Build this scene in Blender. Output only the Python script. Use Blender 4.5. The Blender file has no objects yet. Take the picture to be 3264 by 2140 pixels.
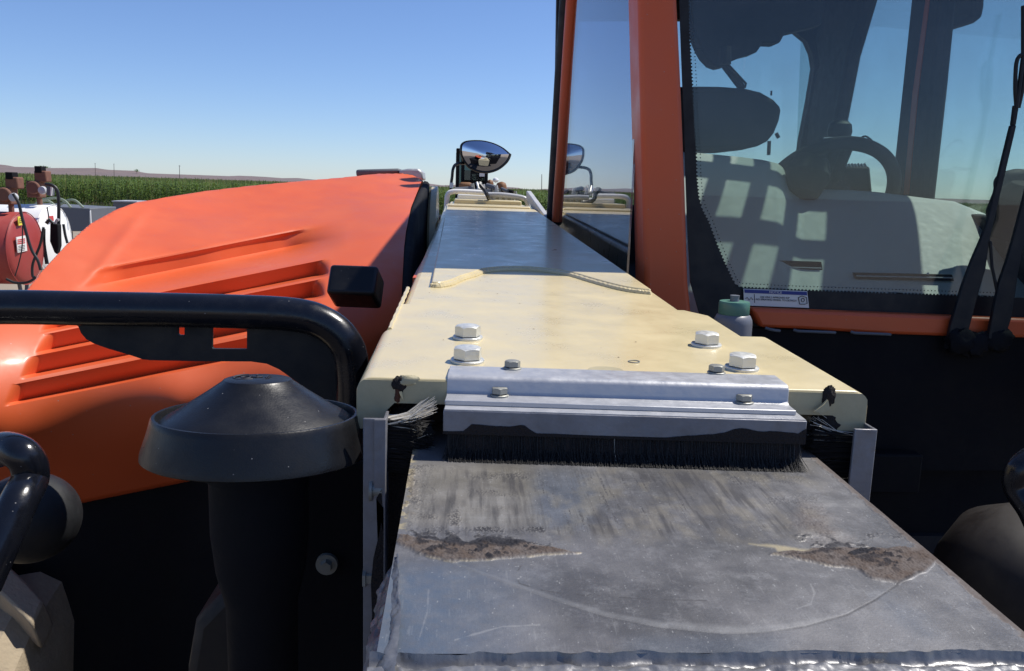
import bpy, math, random
import numpy as np
from mathutils import Vector, Matrix
random.seed(7); rng = np.random.default_rng(7)
S = bpy.context.scene; COL = S.collection

# ------------------------------------------------------------------ camera, sky, sun, exposure
FPX = 2650.0; CAM = np.array([0.0, 0.0, 2.2])
psi, tht, rho = map(math.radians, (3.6, 10.0, 1.8))
FV = np.array([math.sin(psi)*math.cos(tht), math.cos(psi)*math.cos(tht), -math.sin(tht)])
_R0 = np.array([math.cos(psi), -math.sin(psi), 0.0]); _U0 = np.cross(_R0, FV)
RV = _R0*math.cos(rho) + _U0*math.sin(rho); UV = -_R0*math.sin(rho) + _U0*math.cos(rho)
cam = bpy.data.cameras.new('camera'); co = bpy.data.objects.new('camera', cam); COL.objects.link(co)
cam.sensor_width = 36; cam.lens = FPX/3264*36; cam.clip_start = 0.02; cam.clip_end = 20000
co.matrix_world = Matrix(((RV[0], UV[0], -FV[0], CAM[0]), (RV[1], UV[1], -FV[1], CAM[1]), (RV[2], UV[2], -FV[2], CAM[2]), (0, 0, 0, 1)))
S.camera = co
SUN_EL = math.radians(57); SUN_AZ = math.atan2(.95, .31)     # from +Y towards +X
W = bpy.data.worlds.new('World'); S.world = W; W.use_nodes = True
wn = W.node_tree.nodes; wl = W.node_tree.links
sky = wn.new('ShaderNodeTexSky'); sky.sky_type = 'NISHITA'; sky.sun_disc = False
sky.sun_elevation = SUN_EL; sky.sun_rotation = SUN_AZ; sky.altitude = 1200; sky.air_density = 1.0; sky.dust_density = 0.35; sky.ozone_density = 3.2
bg = wn['Background']; bg.inputs['Strength'].default_value = 0.10
wb = wn.new('ShaderNodeMix'); wb.data_type = 'RGBA'; wb.blend_type = 'MULTIPLY'; wb.inputs[0].default_value = 1; wb.inputs[7].default_value = (.85, .94, 1.17, 1)   # the camera's cool white balance
wl.new(sky.outputs[0], wb.inputs[6]); wl.new(wb.outputs[2], bg.inputs['Color'])
sd = Vector((math.sin(SUN_AZ)*math.cos(SUN_EL), math.cos(SUN_AZ)*math.cos(SUN_EL), math.sin(SUN_EL)))
sl = bpy.data.lights.new('sun', 'SUN'); sl.energy = 5.0; sl.angle = math.radians(0.53); sl.color = (1.0, .95, .87)
so = bpy.data.objects.new('sun', sl); COL.objects.link(so); so.rotation_euler = sd.to_track_quat('Z', 'Y').to_euler(); so.location = (5, 3, 9)
S.view_settings.view_transform = 'Standard'; S.view_settings.look = 'None'; S.view_settings.gamma = 1; S.view_settings.use_curve_mapping = False
S.view_settings.exposure = 0.2
try:
    S.cycles.max_bounces = 8; S.cycles.transparent_max_bounces = 16; S.cycles.sample_clamp_indirect = 6
except Exception: pass

# ------------------------------------------------------------------ measuring helpers (photo pixel -> place)
def ray(x, y): return RV*((x-1632)/FPX) + UV*((1070-y)/FPX) + FV
def onY(x, y, d): r = ray(x, y); return CAM + r*(d/r[1])
def onX(x, y, X): r = ray(x, y); return CAM + r*(X/r[0])
KB = .0297
def onT(x, y, z0=1.98): r = ray(x, y); return CAM + r*((z0-2.2)/(r[2]-KB*r[1]))
def proj(P):
    v = np.asarray(P, float)-CAM; w = v@FV
    return 1632+FPX*(v@RV)/w, 1070-FPX*(v@UV)/w
def ztop(y, z0=1.98): return z0 + KB*y
def sstep(a, b, x): t = np.clip((x-a)/(b-a), 0, 1); return t*t*(3-2*t)

def vnoise(x, y, seed=0):
    xi = np.floor(x).astype(np.int64); yi = np.floor(y).astype(np.int64); xf = x-xi; yf = y-yi
    def h(a, b):
        n = (a*374761393 + b*668265263 + seed*982451653) & 0xffffffff
        n = ((n ^ (n >> 13))*1274126177) & 0xffffffff
        return ((n ^ (n >> 16)) & 0xffff)/65535.0
    u = xf*xf*(3-2*xf); v = yf*yf*(3-2*yf)
    return (h(xi, yi)*(1-u)+h(xi+1, yi)*u)*(1-v) + (h(xi, yi+1)*(1-u)+h(xi+1, yi+1)*u)*v
def fbm(x, y, o=4, seed=0):
    s = 0; a = .5; t = 0
    for i in range(o):
        s = s + a*vnoise(x*2**i+17.3*i, y*2**i+9.1*i, seed+i); t += a; a *= .5
    return s/t

# ------------------------------------------------------------------ materials
def mat(name, col, rough=.5, metal=0, spec=.5, noise=0, nscale=30, bump=0, bscale=80, dust=0, dustcol=(.35, .3, .24), coat=0, speck=0):
    m = bpy.data.materials.new(name); m.use_nodes = True; nt = m.node_tree; n = nt.nodes; l = nt.links
    b = n['Principled BSDF']; b.inputs['Roughness'].default_value = rough; b.inputs['Metallic'].default_value = metal
    b.inputs['Specular IOR Level'].default_value = spec; b.inputs['Coat Weight'].default_value = coat; b.inputs['Coat Roughness'].default_value = .16
    b.inputs['Base Color'].default_value = (*col, 1)
    geo = n.new('ShaderNodeNewGeometry')
    src = None
    if noise or dust or speck:
        t = n.new('ShaderNodeTexNoise'); t.inputs['Scale'].default_value = nscale; t.inputs['Detail'].default_value = 6; t.inputs['Roughness'].default_value = .65
        l.new(geo.outputs['Position'], t.inputs['Vector'])
        mx = n.new('ShaderNodeMix'); mx.data_type = 'RGBA'
        mx.inputs[6].default_value = (*[c*(1-noise) for c in col], 1); mx.inputs[7].default_value = (*[min(1, c*(1+noise)) for c in col], 1)
        l.new(t.outputs[0], mx.inputs[0]); src = mx.outputs[2]
        mr = n.new('ShaderNodeMapRange'); mr.inputs[1].default_value = .3; mr.inputs[2].default_value = .75
        mr.inputs[3].default_value = max(.02, rough-.12); mr.inputs[4].default_value = min(1, rough+.18)
        l.new(t.outputs[0], mr.inputs[0]); l.new(mr.outputs[0], b.inputs['Roughness'])
    if dust:
        t2 = n.new('ShaderNodeTexNoise'); t2.inputs['Scale'].default_value = nscale*.35; t2.inputs['Detail'].default_value = 8; t2.inputs['Roughness'].default_value = .7
        l.new(geo.outputs['Position'], t2.inputs['Vector'])
        sp = n.new('ShaderNodeSeparateXYZ'); l.new(geo.outputs['Normal'], sp.inputs[0])
        up = n.new('ShaderNodeMapRange'); up.inputs[1].default_value = -.2; up.inputs[2].default_value = 1; up.inputs[3].default_value = .25; l.new(sp.outputs[2], up.inputs[0])
        dr = n.new('ShaderNodeMapRange'); dr.inputs[1].default_value = .38; dr.inputs[2].default_value = .72; dr.inputs[4].default_value = dust; l.new(t2.outputs[0], dr.inputs[0])
        mu = n.new('ShaderNodeMath'); mu.operation = 'MULTIPLY'; l.new(up.outputs[0], mu.inputs[0]); l.new(dr.outputs[0], mu.inputs[1])
        m2 = n.new('ShaderNodeMix'); m2.data_type = 'RGBA'; l.new(mu.outputs[0], m2.inputs[0]); l.new(src, m2.inputs[6]); m2.inputs[7].default_value = (*dustcol, 1); src = m2.outputs[2]
    if speck:
        vo = n.new('ShaderNodeTexVoronoi'); vo.inputs['Scale'].default_value = speck; vo.inputs['Randomness'].default_value = 1; l.new(geo.outputs['Position'], vo.inputs['Vector'])
        lt = n.new('ShaderNodeMapRange'); lt.inputs[1].default_value = .035; lt.inputs[2].default_value = .10; lt.inputs[3].default_value = .8; lt.inputs[4].default_value = 0; l.new(vo.outputs['Distance'], lt.inputs[0])
        wnz = n.new('ShaderNodeSeparateColor'); l.new(vo.outputs['Color'], wnz.inputs[0])
        g = n.new('ShaderNodeMath'); g.operation = 'GREATER_THAN'; g.inputs[1].default_value = .72; l.new(wnz.outputs[0], g.inputs[0])
        mu = n.new('ShaderNodeMath'); mu.operation = 'MULTIPLY'; l.new(lt.outputs[0], mu.inputs[0]); l.new(g.outputs[0], mu.inputs[1])
        m3 = n.new('ShaderNodeMix'); m3.data_type = 'RGBA'; l.new(mu.outputs[0], m3.inputs[0])
        if src: l.new(src, m3.inputs[6])
        else: m3.inputs[6].default_value = (*col, 1)
        m3.inputs[7].default_value = (.30, .29, .28, 1); src = m3.outputs[2]
    if src: l.new(src, b.inputs['Base Color'])
    if bump:
        t = n.new('ShaderNodeTexNoise'); t.inputs['Scale'].default_value = bscale; t.inputs['Detail'].default_value = 5
        l.new(geo.outputs['Position'], t.inputs['Vector'])
        bp = n.new('ShaderNodeBump'); bp.inputs['Strength'].default_value = bump; bp.inputs['Distance'].default_value = .004
        l.new(t.outputs[0], bp.inputs['Height']); l.new(bp.outputs[0], b.inputs['Normal'])
    return m
def glass(name, tint, ior=1.5, rough=0.0):
    m = bpy.data.materials.new(name); m.use_nodes = True; nt = m.node_tree; n = nt.nodes; l = nt.links
    n.remove(n['Principled BSDF']); o = n['Material Output']
    tr = n.new('ShaderNodeBsdfTransparent'); tr.inputs[0].default_value = (*tint, 1)
    gl = n.new('ShaderNodeBsdfGlossy'); gl.inputs['Roughness'].default_value = rough; gl.inputs[0].default_value = (.95, .95, .95, 1)
    fr = n.new('ShaderNodeFresnel'); ge = n.new('ShaderNodeNewGeometry'); mr = n.new('ShaderNodeMapRange'); mr.inputs[3].default_value = ior; mr.inputs[4].default_value = 1/ior
    l.new(ge.outputs['Backfacing'], mr.inputs[0]); l.new(mr.outputs[0], fr.inputs[0])
    mx = n.new('ShaderNodeMixShader'); df = n.new('ShaderNodeBsdfDiffuse'); df.inputs[0].default_value = (.55, .55, .58, 1); tn = n.new('ShaderNodeTexNoise'); tn.inputs['Scale'].default_value = 7; tn.inputs['Detail'].default_value = 7; l.new(ge.outputs['Position'], tn.inputs['Vector'])
    dm = n.new('ShaderNodeMapRange'); dm.inputs[1].default_value = .35; dm.inputs[2].default_value = .75; dm.inputs[3].default_value = .012; dm.inputs[4].default_value = .045; l.new(tn.outputs[0], dm.inputs[0])
    m0 = n.new('ShaderNodeMixShader'); l.new(dm.outputs[0], m0.inputs[0]); l.new(tr.outputs[0], m0.inputs[1]); l.new(df.outputs[0], m0.inputs[2])
    l.new(fr.outputs[0], mx.inputs[0]); l.new(m0.outputs[0], mx.inputs[1]); l.new(gl.outputs[0], mx.inputs[2]); l.new(mx.outputs[0], o.inputs[0])
    return m
M = dict(
    orange=mat('orange_paint', (.61, .097, .024), .48, noise=.07, nscale=7, coat=.08, dust=.14, dustcol=(.46, .22, .13), speck=70),
    cream=mat('cream_paint', (.62, .52, .30), .34, noise=.05, nscale=14, bump=.05, bscale=160, coat=.25, dust=.08, dustcol=(.46, .37, .22)),
    creamdirtyshade=mat('cream_paint_dirty_shade', (.45, .40, .25), .5, noise=.25, nscale=25, bump=.15, bscale=120, dust=.4, dustcol=(.18, .14, .09)),  # dirt on worn parts, and painted shade on the collar front
    black=mat('black_gloss_paint', (.006, .007, .011), .22, noise=.2, nscale=40, bump=.04, bscale=300, speck=95, spec=.5),
    blackm=mat('black_matt', (.006, .007, .009), .6, noise=.4, nscale=25, bump=.1, bscale=100),
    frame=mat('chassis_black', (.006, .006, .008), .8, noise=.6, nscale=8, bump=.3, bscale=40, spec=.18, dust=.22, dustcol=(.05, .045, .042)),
    plastic=mat('black_plastic_weathered', (.006, .0062, .0072), .36, spec=.38, noise=.3, nscale=22, bump=.06, bscale=500, speck=130, dust=.08, dustcol=(.08, .08, .09)),
    alu=mat('aluminium', (.46, .465, .48), .38, metal=.4, noise=.06, nscale=60, bump=.05, bscale=200),
    aludirty=mat('aluminium_grimy', (.24, .245, .27), .5, metal=.5, noise=.3, nscale=60, bump=.1, bscale=150, dust=.9, dustcol=(.08, .07, .07), speck=120),
    zinc=mat('zinc_bolt', (.66, .66, .62), .42, metal=.55, noise=.15, nscale=150, bump=.1, bscale=500),
    zincdark=mat('zinc_bolt_dull', (.30, .30, .27), .5, metal=.5, noise=.2, nscale=150, bump=.1, bscale=500),
    rust=mat('rust', (.10, .035, .018), .9, noise=.7, nscale=120, bump=.8, bscale=300),
    mud=mat('dark_grime', (.018, .013, .012), .95, noise=.6, nscale=150, bump=.9, bscale=350),
    foil=mat('crumpled_metal', (.20, .20, .205), .38, metal=.5, noise=.6, nscale=50, bump=.25, bscale=70),
    bris=mat('bristle_dark', (.009, .0085, .009), .6), brisl=mat('bristle_pale', (.62, .58, .5), .4),
    dash=mat('dashboard_grey', (.46, .47, .45), .7, noise=.05, nscale=40),
    interior=mat('cab_interior_dark', (.013, .013, .016), .8, noise=.3, nscale=30),
    mirror=mat('mirror_silver', (.72, .74, .80), .015, metal=1),
    rubber=mat('tyre_rubber_dusty', (.33, .27, .19), .9, noise=.35, nscale=30, bump=.5, bscale=110, dust=.6, dustcol=(.33, .28, .20)),
    white=mat('white_paint', (.78, .78, .76), .4, noise=.04, nscale=8), redtank=mat('red_tank_paint', (.30, .035, .03), .45, noise=.15, nscale=5, dust=.3, dustcol=(.35, .12, .10)),
    pump=mat('rusty_pump', (.16, .07, .045), .8, noise=.5, nscale=14), hose=mat('black_hose', (.012, .012, .013), .5), ghose=mat('green_grey_hose', (.17, .22, .17), .6),
    greybox=mat('grey_steel', (.11, .12, .14), .6, noise=.2, nscale=5), lightgrey=mat('light_grey_steel', (.42, .43, .45), .45, noise=.1, nscale=9),
    label=mat('label_white', (.72, .70, .66), .5), labelred=mat('label_red', (.5, .05, .05), .5), labelyel=mat('label_yellow', (.75, .62, .06), .5),
    blue=mat('label_blue', (.02, .04, .22), .5), ink=mat('label_ink', (.03, .03, .04), .6),
    mint=mat('mint_plastic', (.09, .21, .165), .35), bottle=mat('cloudy_plastic', (.15, .16, .19), .4), darkbrown=mat('dark_brown_cover', (.009, .006, .005), .6, noise=.3, nscale=20), brown=mat('brown_cover', (.20, .09, .035), .7, noise=.3, nscale=20),
    glaze=glass('windshield_glass', (.82, .875, .855)), sideglass=glass('side_glass', (.50, .54, .66), 2.5), darkglass=glass('dark_glass', (.10, .22, .24), 1.6),
    bark=mat('weathered_pole', (.16, .13, .11), .9, noise=.3),
    clear=mat('pale_spark', (.8, .8, .78), .25),
)
def ground_mat():
    m = mat('sandy_yard', (.27, .22, .165), .95, noise=.25, nscale=1.2, bump=.5, bscale=12)
    # unseen dark ground patch round the machine, added to cut bounce light
    n = m.node_tree.nodes; l = m.node_tree.links; b = n['Principled BSDF']; src = b.inputs['Base Color'].links[0].from_socket
    g = n.new('ShaderNodeNewGeometry'); ds = n.new('ShaderNodeVectorMath'); ds.operation = 'DISTANCE'; ds.inputs[1].default_value = (.5, -1, 0); l.new(g.outputs['Position'], ds.inputs[0])
    t = n.new('ShaderNodeTexNoise'); t.inputs['Scale'].default_value = .5; t.inputs['Detail'].default_value = 6; l.new(g.outputs['Position'], t.inputs['Vector'])
    ad = n.new('ShaderNodeMath'); ad.operation = 'MULTIPLY_ADD'; ad.inputs[1].default_value = 5; l.new(t.outputs[0], ad.inputs[0]); l.new(ds.outputs['Value'], ad.inputs[2])
    mr = n.new('ShaderNodeMapRange'); mr.inputs[1].default_value = 9; mr.inputs[2].default_value = 12; mr.inputs[3].default_value = 1; mr.inputs[4].default_value = 0; l.new(ad.outputs[0], mr.inputs[0])
    mx = n.new('ShaderNodeMix'); mx.data_type = 'RGBA'; l.new(mr.outputs[0], mx.inputs[0]); l.new(src, mx.inputs[6]); mx.inputs[7].default_value = (.055, .047, .040, 1); l.new(mx.outputs[2], b.inputs['Base Color'])
    return m
M['ground'] = ground_mat()
M['field'] = mat('field_soil', (.10, .075, .05), .95, noise=.3, nscale=1)
M['hills'] = mat('dry_hills', (.15, .115, .11), .95, noise=.3, nscale=.012)
def corn_mat():
    m = bpy.data.materials.new('corn_leaf'); m.use_nodes = True; n = m.node_tree.nodes; l = m.node_tree.links; b = n['Principled BSDF']
    a = n.new('ShaderNodeAttribute'); a.attribute_name = 'tone'
    r = n.new('ShaderNodeValToRGB'); r.color_ramp.elements[0].color = (.08, .15, .025, 1); r.color_ramp.elements[1].color = (.33, .42, .08, 1)
    e = r.color_ramp.elements.new(.93); e.color = (.14, .19, .045, 1); r.color_ramp.elements[2].color = (.36, .30, .12, 1)
    l.new(a.outputs['Fac'], r.inputs[0]); l.new(r.outputs[0], b.inputs['Base Color']); b.inputs['Roughness'].default_value = .5
    t = n.new('ShaderNodeBsdfTranslucent'); l.new(r.outputs[0], t.inputs[0]); mx = n.new('ShaderNodeMixShader'); mx.inputs[0].default_value = .35
    l.new(b.outputs[0], mx.inputs[1]); l.new(t.outputs[0], mx.inputs[2]); l.new(mx.outputs[0], n['Material Output'].inputs[0]); return m
M['corn'] = corn_mat()
def plate_mat():
    m = bpy.data.materials.new('worn_steel_plate'); m.use_nodes = True; n = m.node_tree.nodes; l = m.node_tree.links; b = n['Principled BSDF']
    geo = n.new('ShaderNodeNewGeometry')
    def at(nm): a = n.new('ShaderNodeAttribute'); a.attribute_name = nm; return a.outputs['Fac']
    def nz(sc, vec=None, det=6, rg=.65):
        t = n.new('ShaderNodeTexNoise'); t.inputs['Scale'].default_value = sc; t.inputs['Detail'].default_value = det; t.inputs['Roughness'].default_value = rg
        l.new(vec or geo.outputs['Position'], t.inputs['Vector']); return t.outputs[0]
    def mix(f, a, c):
        x = n.new('ShaderNodeMix'); x.data_type = 'RGBA'; l.new(f, x.inputs[0])
        if isinstance(a, tuple): x.inputs[6].default_value = (*a, 1)
        else: l.new(a, x.inputs[6])
        x.inputs[7].default_value = (*c, 1); return x.outputs[2]
    def rng_(s, a, c, lo=0, hi=1):
        x = n.new('ShaderNodeMapRange'); x.inputs[1].default_value = a; x.inputs[2].default_value = c; x.inputs[3].default_value = lo; x.inputs[4].default_value = hi; l.new(s, x.inputs[0]); return x.outputs[0]
    c = mix(rng_(nz(9), .35, .65), (.080, .080, .084), (.175, .172, .176))
    c = mix(rng_(nz(45, None, 9, .8), .5, .72, 0, .55), c, (.27, .27, .275))
    c = mix(rng_(nz(14, None, 9, .75), .52, .72, 0, .6), c, (.07, .075, .085))
    c = mix(at('blue'), c, (.085, .115, .16))
    c = mix(at('tan'), c, (.36, .31, .20))
    c = mix(at('light'), c, (.36, .36, .355))
    c = mix(at('brown'), c, (.092, .068, .055))
    c = mix(at('dark'), c, (.022, .022, .028))
    l.new(c, b.inputs['Base Color'])
    mp = n.new('ShaderNodeMapping'); mp.inputs['Scale'].default_value = (1, .07, 1); l.new(geo.outputs['Position'], mp.inputs[0])
    sc = nz(260, mp.outputs[0], 3)
    r0 = rng_(nz(30), .3, .7, .36, .58)
    ad = n.new('ShaderNodeMath'); ad.operation = 'ADD'; l.new(r0, ad.inputs[0])
    mu = n.new('ShaderNodeMath'); mu.operation = 'MULTIPLY'; mu.inputs[1].default_value = .5; l.new(at('brown'), mu.inputs[0]); l.new(mu.outputs[0], ad.inputs[1]); ad.use_clamp = True
    m5 = n.new('ShaderNodeMath'); m5.operation = 'MULTIPLY_ADD'; m5.use_clamp = True; m5.inputs[1].default_value = .35; l.new(at('dark'), m5.inputs[0]); l.new(ad.outputs[0], m5.inputs[2]); l.new(m5.outputs[0], b.inputs['Roughness']); b.inputs['Metallic'].default_value = .25
    bp = n.new('ShaderNodeBump'); bp.inputs['Strength'].default_value = .14; bp.inputs['Distance'].default_value = .001; l.new(sc, bp.inputs['Height'])
    b2 = n.new('ShaderNodeBump'); b2.inputs['Strength'].default_value = .25; b2.inputs['Distance'].default_value = .001; l.new(nz(500), b2.inputs['Height']); l.new(bp.outputs[0], b2.inputs['Normal'])
    l.new(b2.outputs[0], b.inputs['Normal']); return m
M['plate'] = plate_mat()

# ------------------------------------------------------------------ mesh helpers
def tag(o, label=None, cat=None, group=None, kind=None):
    for k, v in (('label', label), ('category', cat), ('group', group), ('kind', kind)):
        if v: o[k] = v
    return o
def empty(name, loc, label, cat, group=None):
    o = bpy.data.objects.new(name, None); o.location = loc; o.empty_display_size = .2; COL.objects.link(o); o.matrix_world = Matrix.Translation(loc)
    return tag(o, label, cat, group)
def root_inv(p):
    m = Matrix.Identity(4)
    while p is not None: m = Matrix.Translation(-Vector(p.location)) @ m if p.parent is None else m; p = p.parent
    return m
def link(o, parent):
    COL.objects.link(o)
    if parent is not None:
        o.parent = parent
        o.matrix_parent_inverse = Matrix.Translation(-Vector(parent['_w'] if '_w' in parent else (parent.location if parent.parent is None else (0, 0, 0))))
    return o
class MB:
    def __init__(s): s.v = []; s.f = []
    def add(s, vs, fs):
        n = len(s.v); s.v += [tuple(map(float, v)) for v in vs]; s.f += [tuple(i+n for i in f) for f in fs]; return s
    def box(s, a, b):
        (x0, y0, z0), (x1, y1, z1) = a, b
        return s.add([(x0, y0, z0), (x1, y0, z0), (x1, y1, z0), (x0, y1, z0), (x0, y0, z1), (x1, y0, z1), (x1, y1, z1), (x0, y1, z1)],
                     [(0, 3, 2, 1), (4, 5, 6, 7), (0, 1, 5, 4), (1, 2, 6, 5), (2, 3, 7, 6), (3, 0, 4, 7)])
    def obox(s, c, ax, ay, az):
        c, ax, ay, az = (np.array(q, float) for q in (c, ax, ay, az))
        vs = [c+i*ax+j*ay+k*az for k in (-1, 1) for i, j in ((-1, -1), (1, -1), (1, 1), (-1, 1))]
        return s.add(vs, [(0, 3, 2, 1), (4, 5, 6, 7), (0, 1, 5, 4), (1, 2, 6, 5), (2, 3, 7, 6), (3, 0, 4, 7)])
    def prism(s, pts, d):
        n = len(pts); d = np.array(d, float); P = [np.array(p, float) for p in pts]
        return s.add(P+[p+d for p in P], [tuple(range(n)), tuple(range(2*n-1, n-1, -1))]+[(i, i+n, (i+1) % n+n, (i+1) % n) for i in range(n)])
    def tube(s, path, r, seg=12, cap=True):
        P = [np.array(p, float) for p in path]; n = len(P); rs = r if isinstance(r, (list, tuple)) else [r]*n
        T = [(P[min(i+1, n-1)]-P[max(i-1, 0)]) for i in range(n)]; T = [t/np.linalg.norm(t) for t in T]
        ref = np.array((0, 0, 1.0)) if abs(T[0][2]) < .9 else np.array((1.0, 0, 0)); u = np.cross(T[0], ref); u /= np.linalg.norm(u); vs = []
        for i in range(n):
            u = u-T[i]*(u@T[i]); u /= np.linalg.norm(u); w = np.cross(T[i], u)
            for k in range(seg):
                a = 2*math.pi*k/seg; vs.append(P[i]+rs[i]*(math.cos(a)*u+math.sin(a)*w))
        fs = [(i*seg+k, i*seg+(k+1) % seg, (i+1)*seg+(k+1) % seg, (i+1)*seg+k) for i in range(n-1) for k in range(seg)]
        if cap: fs += [tuple(range(seg-1, -1, -1)), tuple(range((n-1)*seg, n*seg))]
        return s.add(vs, fs)
    def lathe(s, c, prof, axis=(0, 0, 1), seg=48):
        c = np.array(c, float); ax = np.array(axis, float); ax /= np.linalg.norm(ax)
        ref = np.array((1.0, 0, 0)) if abs(ax[0]) < .9 else np.array((0, 1.0, 0)); u = np.cross(ax, ref); u /= np.linalg.norm(u); w = np.cross(ax, u); vs = []
        for r, h in prof:
            for k in range(seg): a = 2*math.pi*k/seg; vs.append(c+ax*h+max(r, 1e-5)*(math.cos(a)*u+math.sin(a)*w))
        n = len(prof); return s.add(vs, [(i*seg+k, i*seg+(k+1) % seg, (i+1)*seg+(k+1) % seg, (i+1)*seg+k) for i in range(n-1) for k in range(seg)])
    def grid(s, P):
        h, w = len(P), len(P[0]); return s.add([P[i][j] for i in range(h) for j in range(w)], [(i*w+j, i*w+j+1, (i+1)*w+j+1, (i+1)*w+j) for i in range(h-1) for j in range(w-1)])
    def build(s, name, m, parent=None, bevel=0, smooth=True, ang=35, seg=2, fix=True):
        me = bpy.data.meshes.new(name); me.from_pydata(s.v, [], s.f)
        if fix:
            import bmesh
            b = bmesh.new(); b.from_mesh(me); bmesh.ops.recalc_face_normals(b, faces=b.faces); b.to_mesh(me); b.free()
        o = bpy.data.objects.new(name, me)
        me.materials.append(M[m] if isinstance(m, str) else m)
        if smooth: me.shade_smooth(); me.set_sharp_from_angle(angle=math.radians(ang))
        link(o, parent)
        if bevel:
            q = o.modifiers.new('bevel', 'BEVEL'); q.width = bevel; q.segments = seg; q.limit_method = 'ANGLE'; q.angle_limit = math.radians(40)
        return o
def polyY(pts, d, th): return MB().prism([onY(x, y, d) for x, y in pts], (0, th, 0))
def polyX(pts, X, th): return MB().prism([onX(x, y, X) for x, y in pts], (th, 0, 0))
def polyT(pts, z0, th): return MB().prism([onT(x, y, z0) for x, y in pts], (0, 0, -th))
def spline(pts, n=8):
    P = [np.array(p, float) for p in pts]; P = [2*P[0]-P[1]]+P+[2*P[-1]-P[-2]]; out = []
    for i in range(1, len(P)-2):
        for k in range(n):
            t = k/n; a, b, c, d = P[i-1:i+3]
            out.append(.5*((2*b)+(-a+c)*t+(2*a-5*b+4*c-d)*t*t+(-a+3*b-3*c+d)*t**3))
    return out+[P[-2]]
def text(body, size, origin, xdir, zdir, name, m, parent, depth=.0004):
    cu = bpy.data.curves.new(name, 'FONT'); cu.body = body; cu.size = size; cu.extrude = depth; cu.align_x = 'CENTER'; cu.align_y = 'CENTER'
    t = bpy.data.objects.new('tmp', cu); COL.objects.link(t); bpy.context.view_layer.update()
    me = bpy.data.meshes.new_from_object(t.evaluated_get(bpy.context.evaluated_depsgraph_get())); bpy.data.objects.remove(t)
    x = Vector(xdir).normalized(); z = Vector(zdir); z = (z-x*z.dot(x)).normalized(); nrm = x.cross(z)
    me.transform(Matrix(((x[0], z[0], nrm[0], origin[0]), (x[1], z[1], nrm[1], origin[1]), (x[2], z[2], nrm[2], origin[2]), (0, 0, 0, 1))))
    me.materials.clear(); me.materials.append(M[m]); o = bpy.data.objects.new(name, me); return link(o, parent)
def holed(name, outer, holes, to3, th, m, parent):
    """flat plate with openings: outline and holes are 2D, to3 maps to the place, th = thickness vector"""
    cu = bpy.data.curves.new('c', 'CURVE'); cu.dimensions = '2D'; cu.fill_mode = 'BOTH'
    for L in [outer]+holes:
        sp = cu.splines.new('POLY'); sp.points.add(len(L)-1); sp.use_cyclic_u = True
        for i, (x, y) in enumerate(L): sp.points[i].co = (x/1000, y/1000, 0, 1)
    t = bpy.data.objects.new('tmp', cu); COL.objects.link(t); bpy.context.view_layer.update()
    me0 = bpy.data.meshes.new_from_object(t.evaluated_get(bpy.context.evaluated_depsgraph_get())); bpy.data.objects.remove(t)
    import bmesh
    b = bmesh.new(); b.from_mesh(me0); bmesh.ops.remove_doubles(b, verts=b.verts, dist=1e-6)
    for v in b.verts: v.co = Vector(to3(v.co.x*1000, v.co.y*1000))
    r = bmesh.ops.extrude_face_region(b, geom=b.faces[:])
    for e in r['geom']:
        if isinstance(e, bmesh.types.BMVert): e.co += Vector(th)
    bmesh.ops.recalc_face_normals(b, faces=b.faces)
    me = bpy.data.meshes.new(name); b.to_mesh(me); b.free(); me.materials.append(M[m]); o = bpy.data.objects.new(name, me); return link(o, parent)
def attr(o, name, arr):
    a = o.data.attributes.new(name, 'FLOAT', 'POINT'); a.data.foreach_set('value', np.asarray(arr, np.float32).ravel())

# ================================================================== SETTING: ground, field, hills
def sheet(name, x0, x1, y0, y1, z, m, n=1):
    mb = MB(); mb.add([(x0, y0, z), (x1, y0, z), (x1, y1, z), (x0, y1, z)], [(0, 1, 2, 3)]); o = mb.build(name, m, smooth=False, fix=False); o['kind'] = 'structure'; return o
sheet('ground', -6000, 6000, -3000, 9000, 0, 'ground')
sheet('field_soil', -3000, 3000, 58, 1500, .02, 'field')
# low dry hills on the horizon
def hills(name, prof, D, m):
    P = []
    for x, y in spline(prof, 6):
        p = onY(x, y, D); P.append(p)
    rows = []
    for k in range(7):
        t = k/6
        rows.append([(p[0]*(1+(.25*t)), p[1]*(1-.35*t+0.0), -2+(p[2]+2)*(1-t)**1.3+(18*(vnoise(np.array(p[0]/90.), np.array(t*6.), 3)-.5) if 0 < k < 6 else 0)*(D/4000)) for p in P])
    back = [(p[0]*1.3, p[1]*1.4, -2) for p in P]
    o = MB().grid([back]+rows).build(name, m, ang=80); o['kind'] = 'structure'
hills('hills', [(-700, 500), (-350, 515), (-150, 519), (0, 525), (60, 534), (120, 534), (170, 537), (200, 536), (270, 539), (303, 536), (340, 541), (400, 545), (430, 545), (475, 553), (560, 556), (760, 563), (1000, 573), (1380, 590), (1500, 592), (1640, 598), (1740, 607), (2400, 622), (3000, 634), (3700, 652)], 4200, 'hills')
def far_pole(x, yt, yb, D, r, lab, arms=True):
    a = onY(x, yb, D); b = onY(x, yt, D); a[2] = 0
    root = empty('utility_pole', a, lab, 'pole', 'utility poles on the horizon')
    MB().tube([a, b], [r, r*.7], 8).build('pole_shaft', 'bark', root)
    if arms: MB().box((b[0]-1.2, b[1]-.1, b[2]-1.0), (b[0]+1.2, b[1]+.1, b[2]-.8)).build('crossarm', 'bark', root)
far_pole(303, 520, 540, 1500, .5, 'leftmost thin pole standing on the crest of the far hills')
far_pole(363, 522, 545, 1500, .5, 'thin pole on the far hills, second from the left')
far_pole(572, 527, 556, 900, .35, 'thin pole rising above the corn field left of the hood')
far_pole(1727, 556, 612, 260, .13, 'dark utility pole in the corn field between the mirror and the cab', False)
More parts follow.
